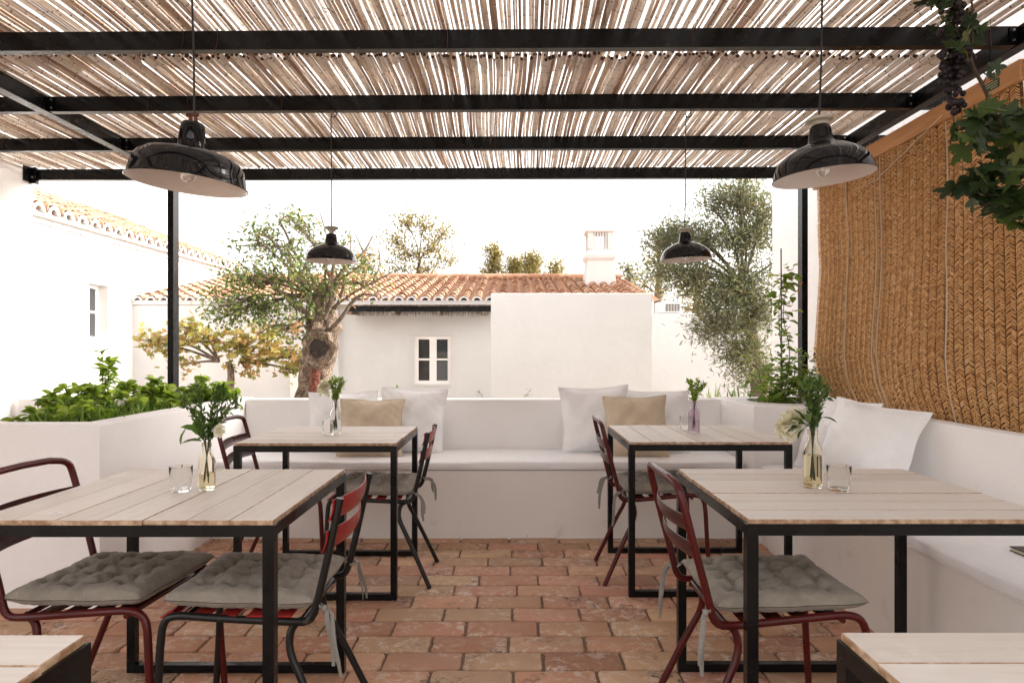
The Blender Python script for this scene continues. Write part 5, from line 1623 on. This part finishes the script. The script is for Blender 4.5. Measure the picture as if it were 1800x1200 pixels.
for k, (path, n, cl_) in enumerate([
    ([P(1374, 712, dC), P(1376, 640, dC), P(1368, 560, dC), P(1372, 500, dC), P(1390, 478, dC)], 70, .035),
    ([P(1374, 712, dC), P(1392, 620, dC), P(1375, 560, dC), P(1380, 520, dC), P(1385, 495, dC)], 60, .035),
    ([P(1372, 712, dC), P(1350, 690, dC), P(1335, 665, dC - .05)], 40, .05), ([P(1374, 712, dC), P(1355, 665, dC - .08), P(1340, 640, dC - .1)], 45, .05),
    ([P(1376, 712, dC), P(1390, 680, dC - .05), P(1400, 650, dC - .05)], 45, .05), ([P(1374, 712, dC), P(1370, 670, dC), P(1385, 640, dC)], 60, .06), ([P(1374, 712, dC), P(1376, 690, dC - .1), P(1360, 680, dC - .15)], 40, .06),
    ([P(1376, 712, dC), P(1360, 700, dC + .05), P(1345, 700, dC + .05)], 50, .04)]):
    twiner(cl, path, .004, 100 + k, int(n * 1.35), .056, .62, M_LCLIMB, cl_)
mb = MB(); mb.tube([P(1374, 715, dC), P(1373, 437, dC)], .0045, 7); mb.build('cane', M_TWIG, cl)
mb = MB()
for y in (582, 650): mb.ball(P(1374, y, dC - .005), .013, 8, 6)
t = NT('green_clip'); mb.build('clip', t.set((.01, .30, .10), .5), cl)
flw = []
for k, (x, y) in enumerate(((1387, 500), (1403, 512), (1392, 490), (1408, 497))):
    flower(cl, P(x, y, dC), .014, M_PINK, 120 + k, 16)
dR = 4.85
rb = thing('shrub_rose', 'leafy shrub with a few dark red flowers in front of the right post', 'plant', (P(1412, 0, dR).x, 4.72, ZT - .07))
for k, path in enumerate([[P(1405, 715, 4.72), P(1410, 660, 4.75), P(1416, 615, 4.8)], [P(1405, 715, 4.72), P(1420, 670, 4.75), P(1432, 640, 4.78)], [P(1405, 715, 4.72), P(1395, 660, 4.7), P(1398, 620, 4.7)], [P(1405, 715, 4.72), P(1425, 690, 4.7), P(1440, 670, 4.72)], [P(1405, 715, 4.7), P(1408, 680, 4.65), P(1418, 650, 4.65)]]):
    twiner(rb, path, .003, 130 + k, 60, .034, .55, M_LDARK if k % 2 else M_LCLIMB, .035)
for k, (x, y) in enumerate(((1412, 668), (1414, 690), (1408, 664), (1426, 655), (1432, 622))):
    flower(rb, P(x, y, 4.66), .012, M_PURPLE, 140 + k, 14)

# sprigs peeping over the back wall, bushes right of it
for k, (lb_, pts, n) in enumerate([
    ('thin twig with two leaves peeping over the back wall in front of the cottage', [P(855, 715, 5.5), P(848, 697, 5.5), P(842, 689, 5.5)], 7),
    ('short leaning twig peeping over the back wall before the block wall', [P(912, 716, 5.5), P(922, 697, 5.5), P(934, 683, 5.5)], 9)]):
    sg = thing('wild_sprig', lb_, 'sprig', (pts[0].x, 5.5, pts[0].z)); base = Vector((pts[0].x, 5.5, -.05))
    twiner(sg, [base] + pts, .0028, 160 + k, 0 or n * 3, .028, .4, M_LCAROB, .012, T_NARROW)
rng = np.random.default_rng(170); n = 90
sh = thing('grass_tuft', 'grassy green tuft at the foot of the grey-green tree, just above the back wall', 'plant', (P(1285, 0, 6.2).x, 6.2, 0))
pos = np.stack([rng.normal(P(1285, 0, 6.2).x, .12, n), rng.normal(6.2, .15, n), np.full(n, .55)], 1)
dr = np.stack([rng.normal(0, .5, n), rng.normal(0, .4, n), np.full(n, 1.0)], 1)
V, F, A = leaves(rng, pos, dr, .26, .03, T_NARROW, .4); np_mesh('blades', V, F, A, M_LGRASS, sh)
mb = MB(); mb.lathe([(.14, -.05), (.20, .5), (.21, .56), (.19, .56), (.17, .50), (.001, .50)], (P(1285, 0, 6.2).x, 6.2, 0), 24); 
mb.build('pot', M_TILE, sh, smooth=40)

# ================================================================= GRAPE VINE, TOP RIGHT
dG = 1.5
gv = thing('grape_vine', 'dark leaved grape vine with hanging purple grapes in the top right corner', 'vine', P(1690, -120, dG))
mb = MB()
for pts, r0 in (([P(1690, -140, dG), P(1685, -20, dG), P(1682, 60, dG)], .004), ([P(1640, -140, dG + .1), P(1660, -60, dG), P(1700, 60, dG), P(1706, 112, dG), P(1728, 150, dG), P(1742, 185, dG), P(1765, 230, dG), P(1790, 300, dG)], .0052),
                ([P(1700, -60, dG), P(1712, 30, dG), P(1706, 112, dG)], .003), ([P(1742, 185, dG), P(1700, 210, dG)], .002), ([P(1728, 150, dG), P(1735, 130, dG), P(1745, 140, dG)], .0015)):
    sp = smooth_path(pts, 2); mb.tube(sp, [r0 * (1 - .5 * i / len(sp)) for i in range(len(sp))], 6)
mb.build('stem', M_TWIG, gv, smooth=60)
rs = random.Random(61)
def grapes(cx_, y0, y1, w0, w1, n, seed):
    rs = random.Random(seed); mb = MB()
    mb_pts = []
    for k in range(n):
        for _ in range(30):
            f = rs.random() ** .85; y = y0 + (y1 - y0) * f; w_ = w0 + (w1 - w0) * f
            p = P(cx_ + rs.gauss(0, .5) * w_, y, dG + rs.gauss(0, .010))
            if all((p - q).length > .0115 for q in mb_pts): break
        mb_pts.append(p); r = rs.uniform(.0058, .0082); mb.ball(p, r, 10, 8, (1, 1, 1.08))
        if k % 3 == 0: mb.tube([p, Vector((P(cx_, y - 8, dG).x, dG, p.z + .012))], .0009, 4, cap=False)
    mb.tube([P(cx_, y0 - 20, dG), P(cx_ + 2, (y0 + y1) / 2, dG), P(cx_, y1, dG)], .0014, 5)
    mb.build('grape_cluster', M_GRAPE, gv, smooth=180)
grapes(1676, 0, 200, 22, 14, 72, 1); grapes(1697, 78, 112, 16, 12, 20, 2); grapes(1668, 95, 150, 22, 18, 22, 3); grapes(1672, -40, 10, 26, 22, 22, 4)
rng = np.random.default_rng(62)
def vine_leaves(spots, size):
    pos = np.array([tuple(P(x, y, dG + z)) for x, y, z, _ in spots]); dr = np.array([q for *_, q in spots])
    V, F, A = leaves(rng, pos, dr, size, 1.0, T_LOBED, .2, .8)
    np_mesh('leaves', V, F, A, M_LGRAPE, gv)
sp = []
for (cx_, cy_, rx, ry, n) in ((1740, 215, 36, 22, 26), (1780, 260, 24, 30, 22), (1720, 235, 20, 24, 12), (1748, 320, 34, 18, 24), (1785, 355, 20, 26, 22), (1718, 305, 14, 12, 9), (1792, 200, 12, 20, 10), (1740, 340, 26, 12, 12)):
    for k in range(n):
        sp.append((rng.normal(cx_, rx * .75), rng.normal(cy_, ry * .75), rng.normal(0, .06), tuple(rng.normal(0, .8, 3) + np.array([0, -.35, -.6]))))
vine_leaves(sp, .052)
sp = []
for (cx_, cy_, rx, ry, n) in ((1690, 70, 14, 40, 16), (1705, 60, 10, 20, 8), (1625, 0, 20, 6, 7), (1655, 4, 14, 6, 6), (1702, 20, 12, 12, 6), (1655, 50, 5, 6, 2), (1742, 128, 8, 5, 3)):
    for k in range(n):
        sp.append((rng.normal(cx_, rx * .7), rng.normal(cy_, ry * .7), rng.normal(0, .03), tuple(rng.normal(0, .7, 3) + np.array([0, -.1, -.5]))))
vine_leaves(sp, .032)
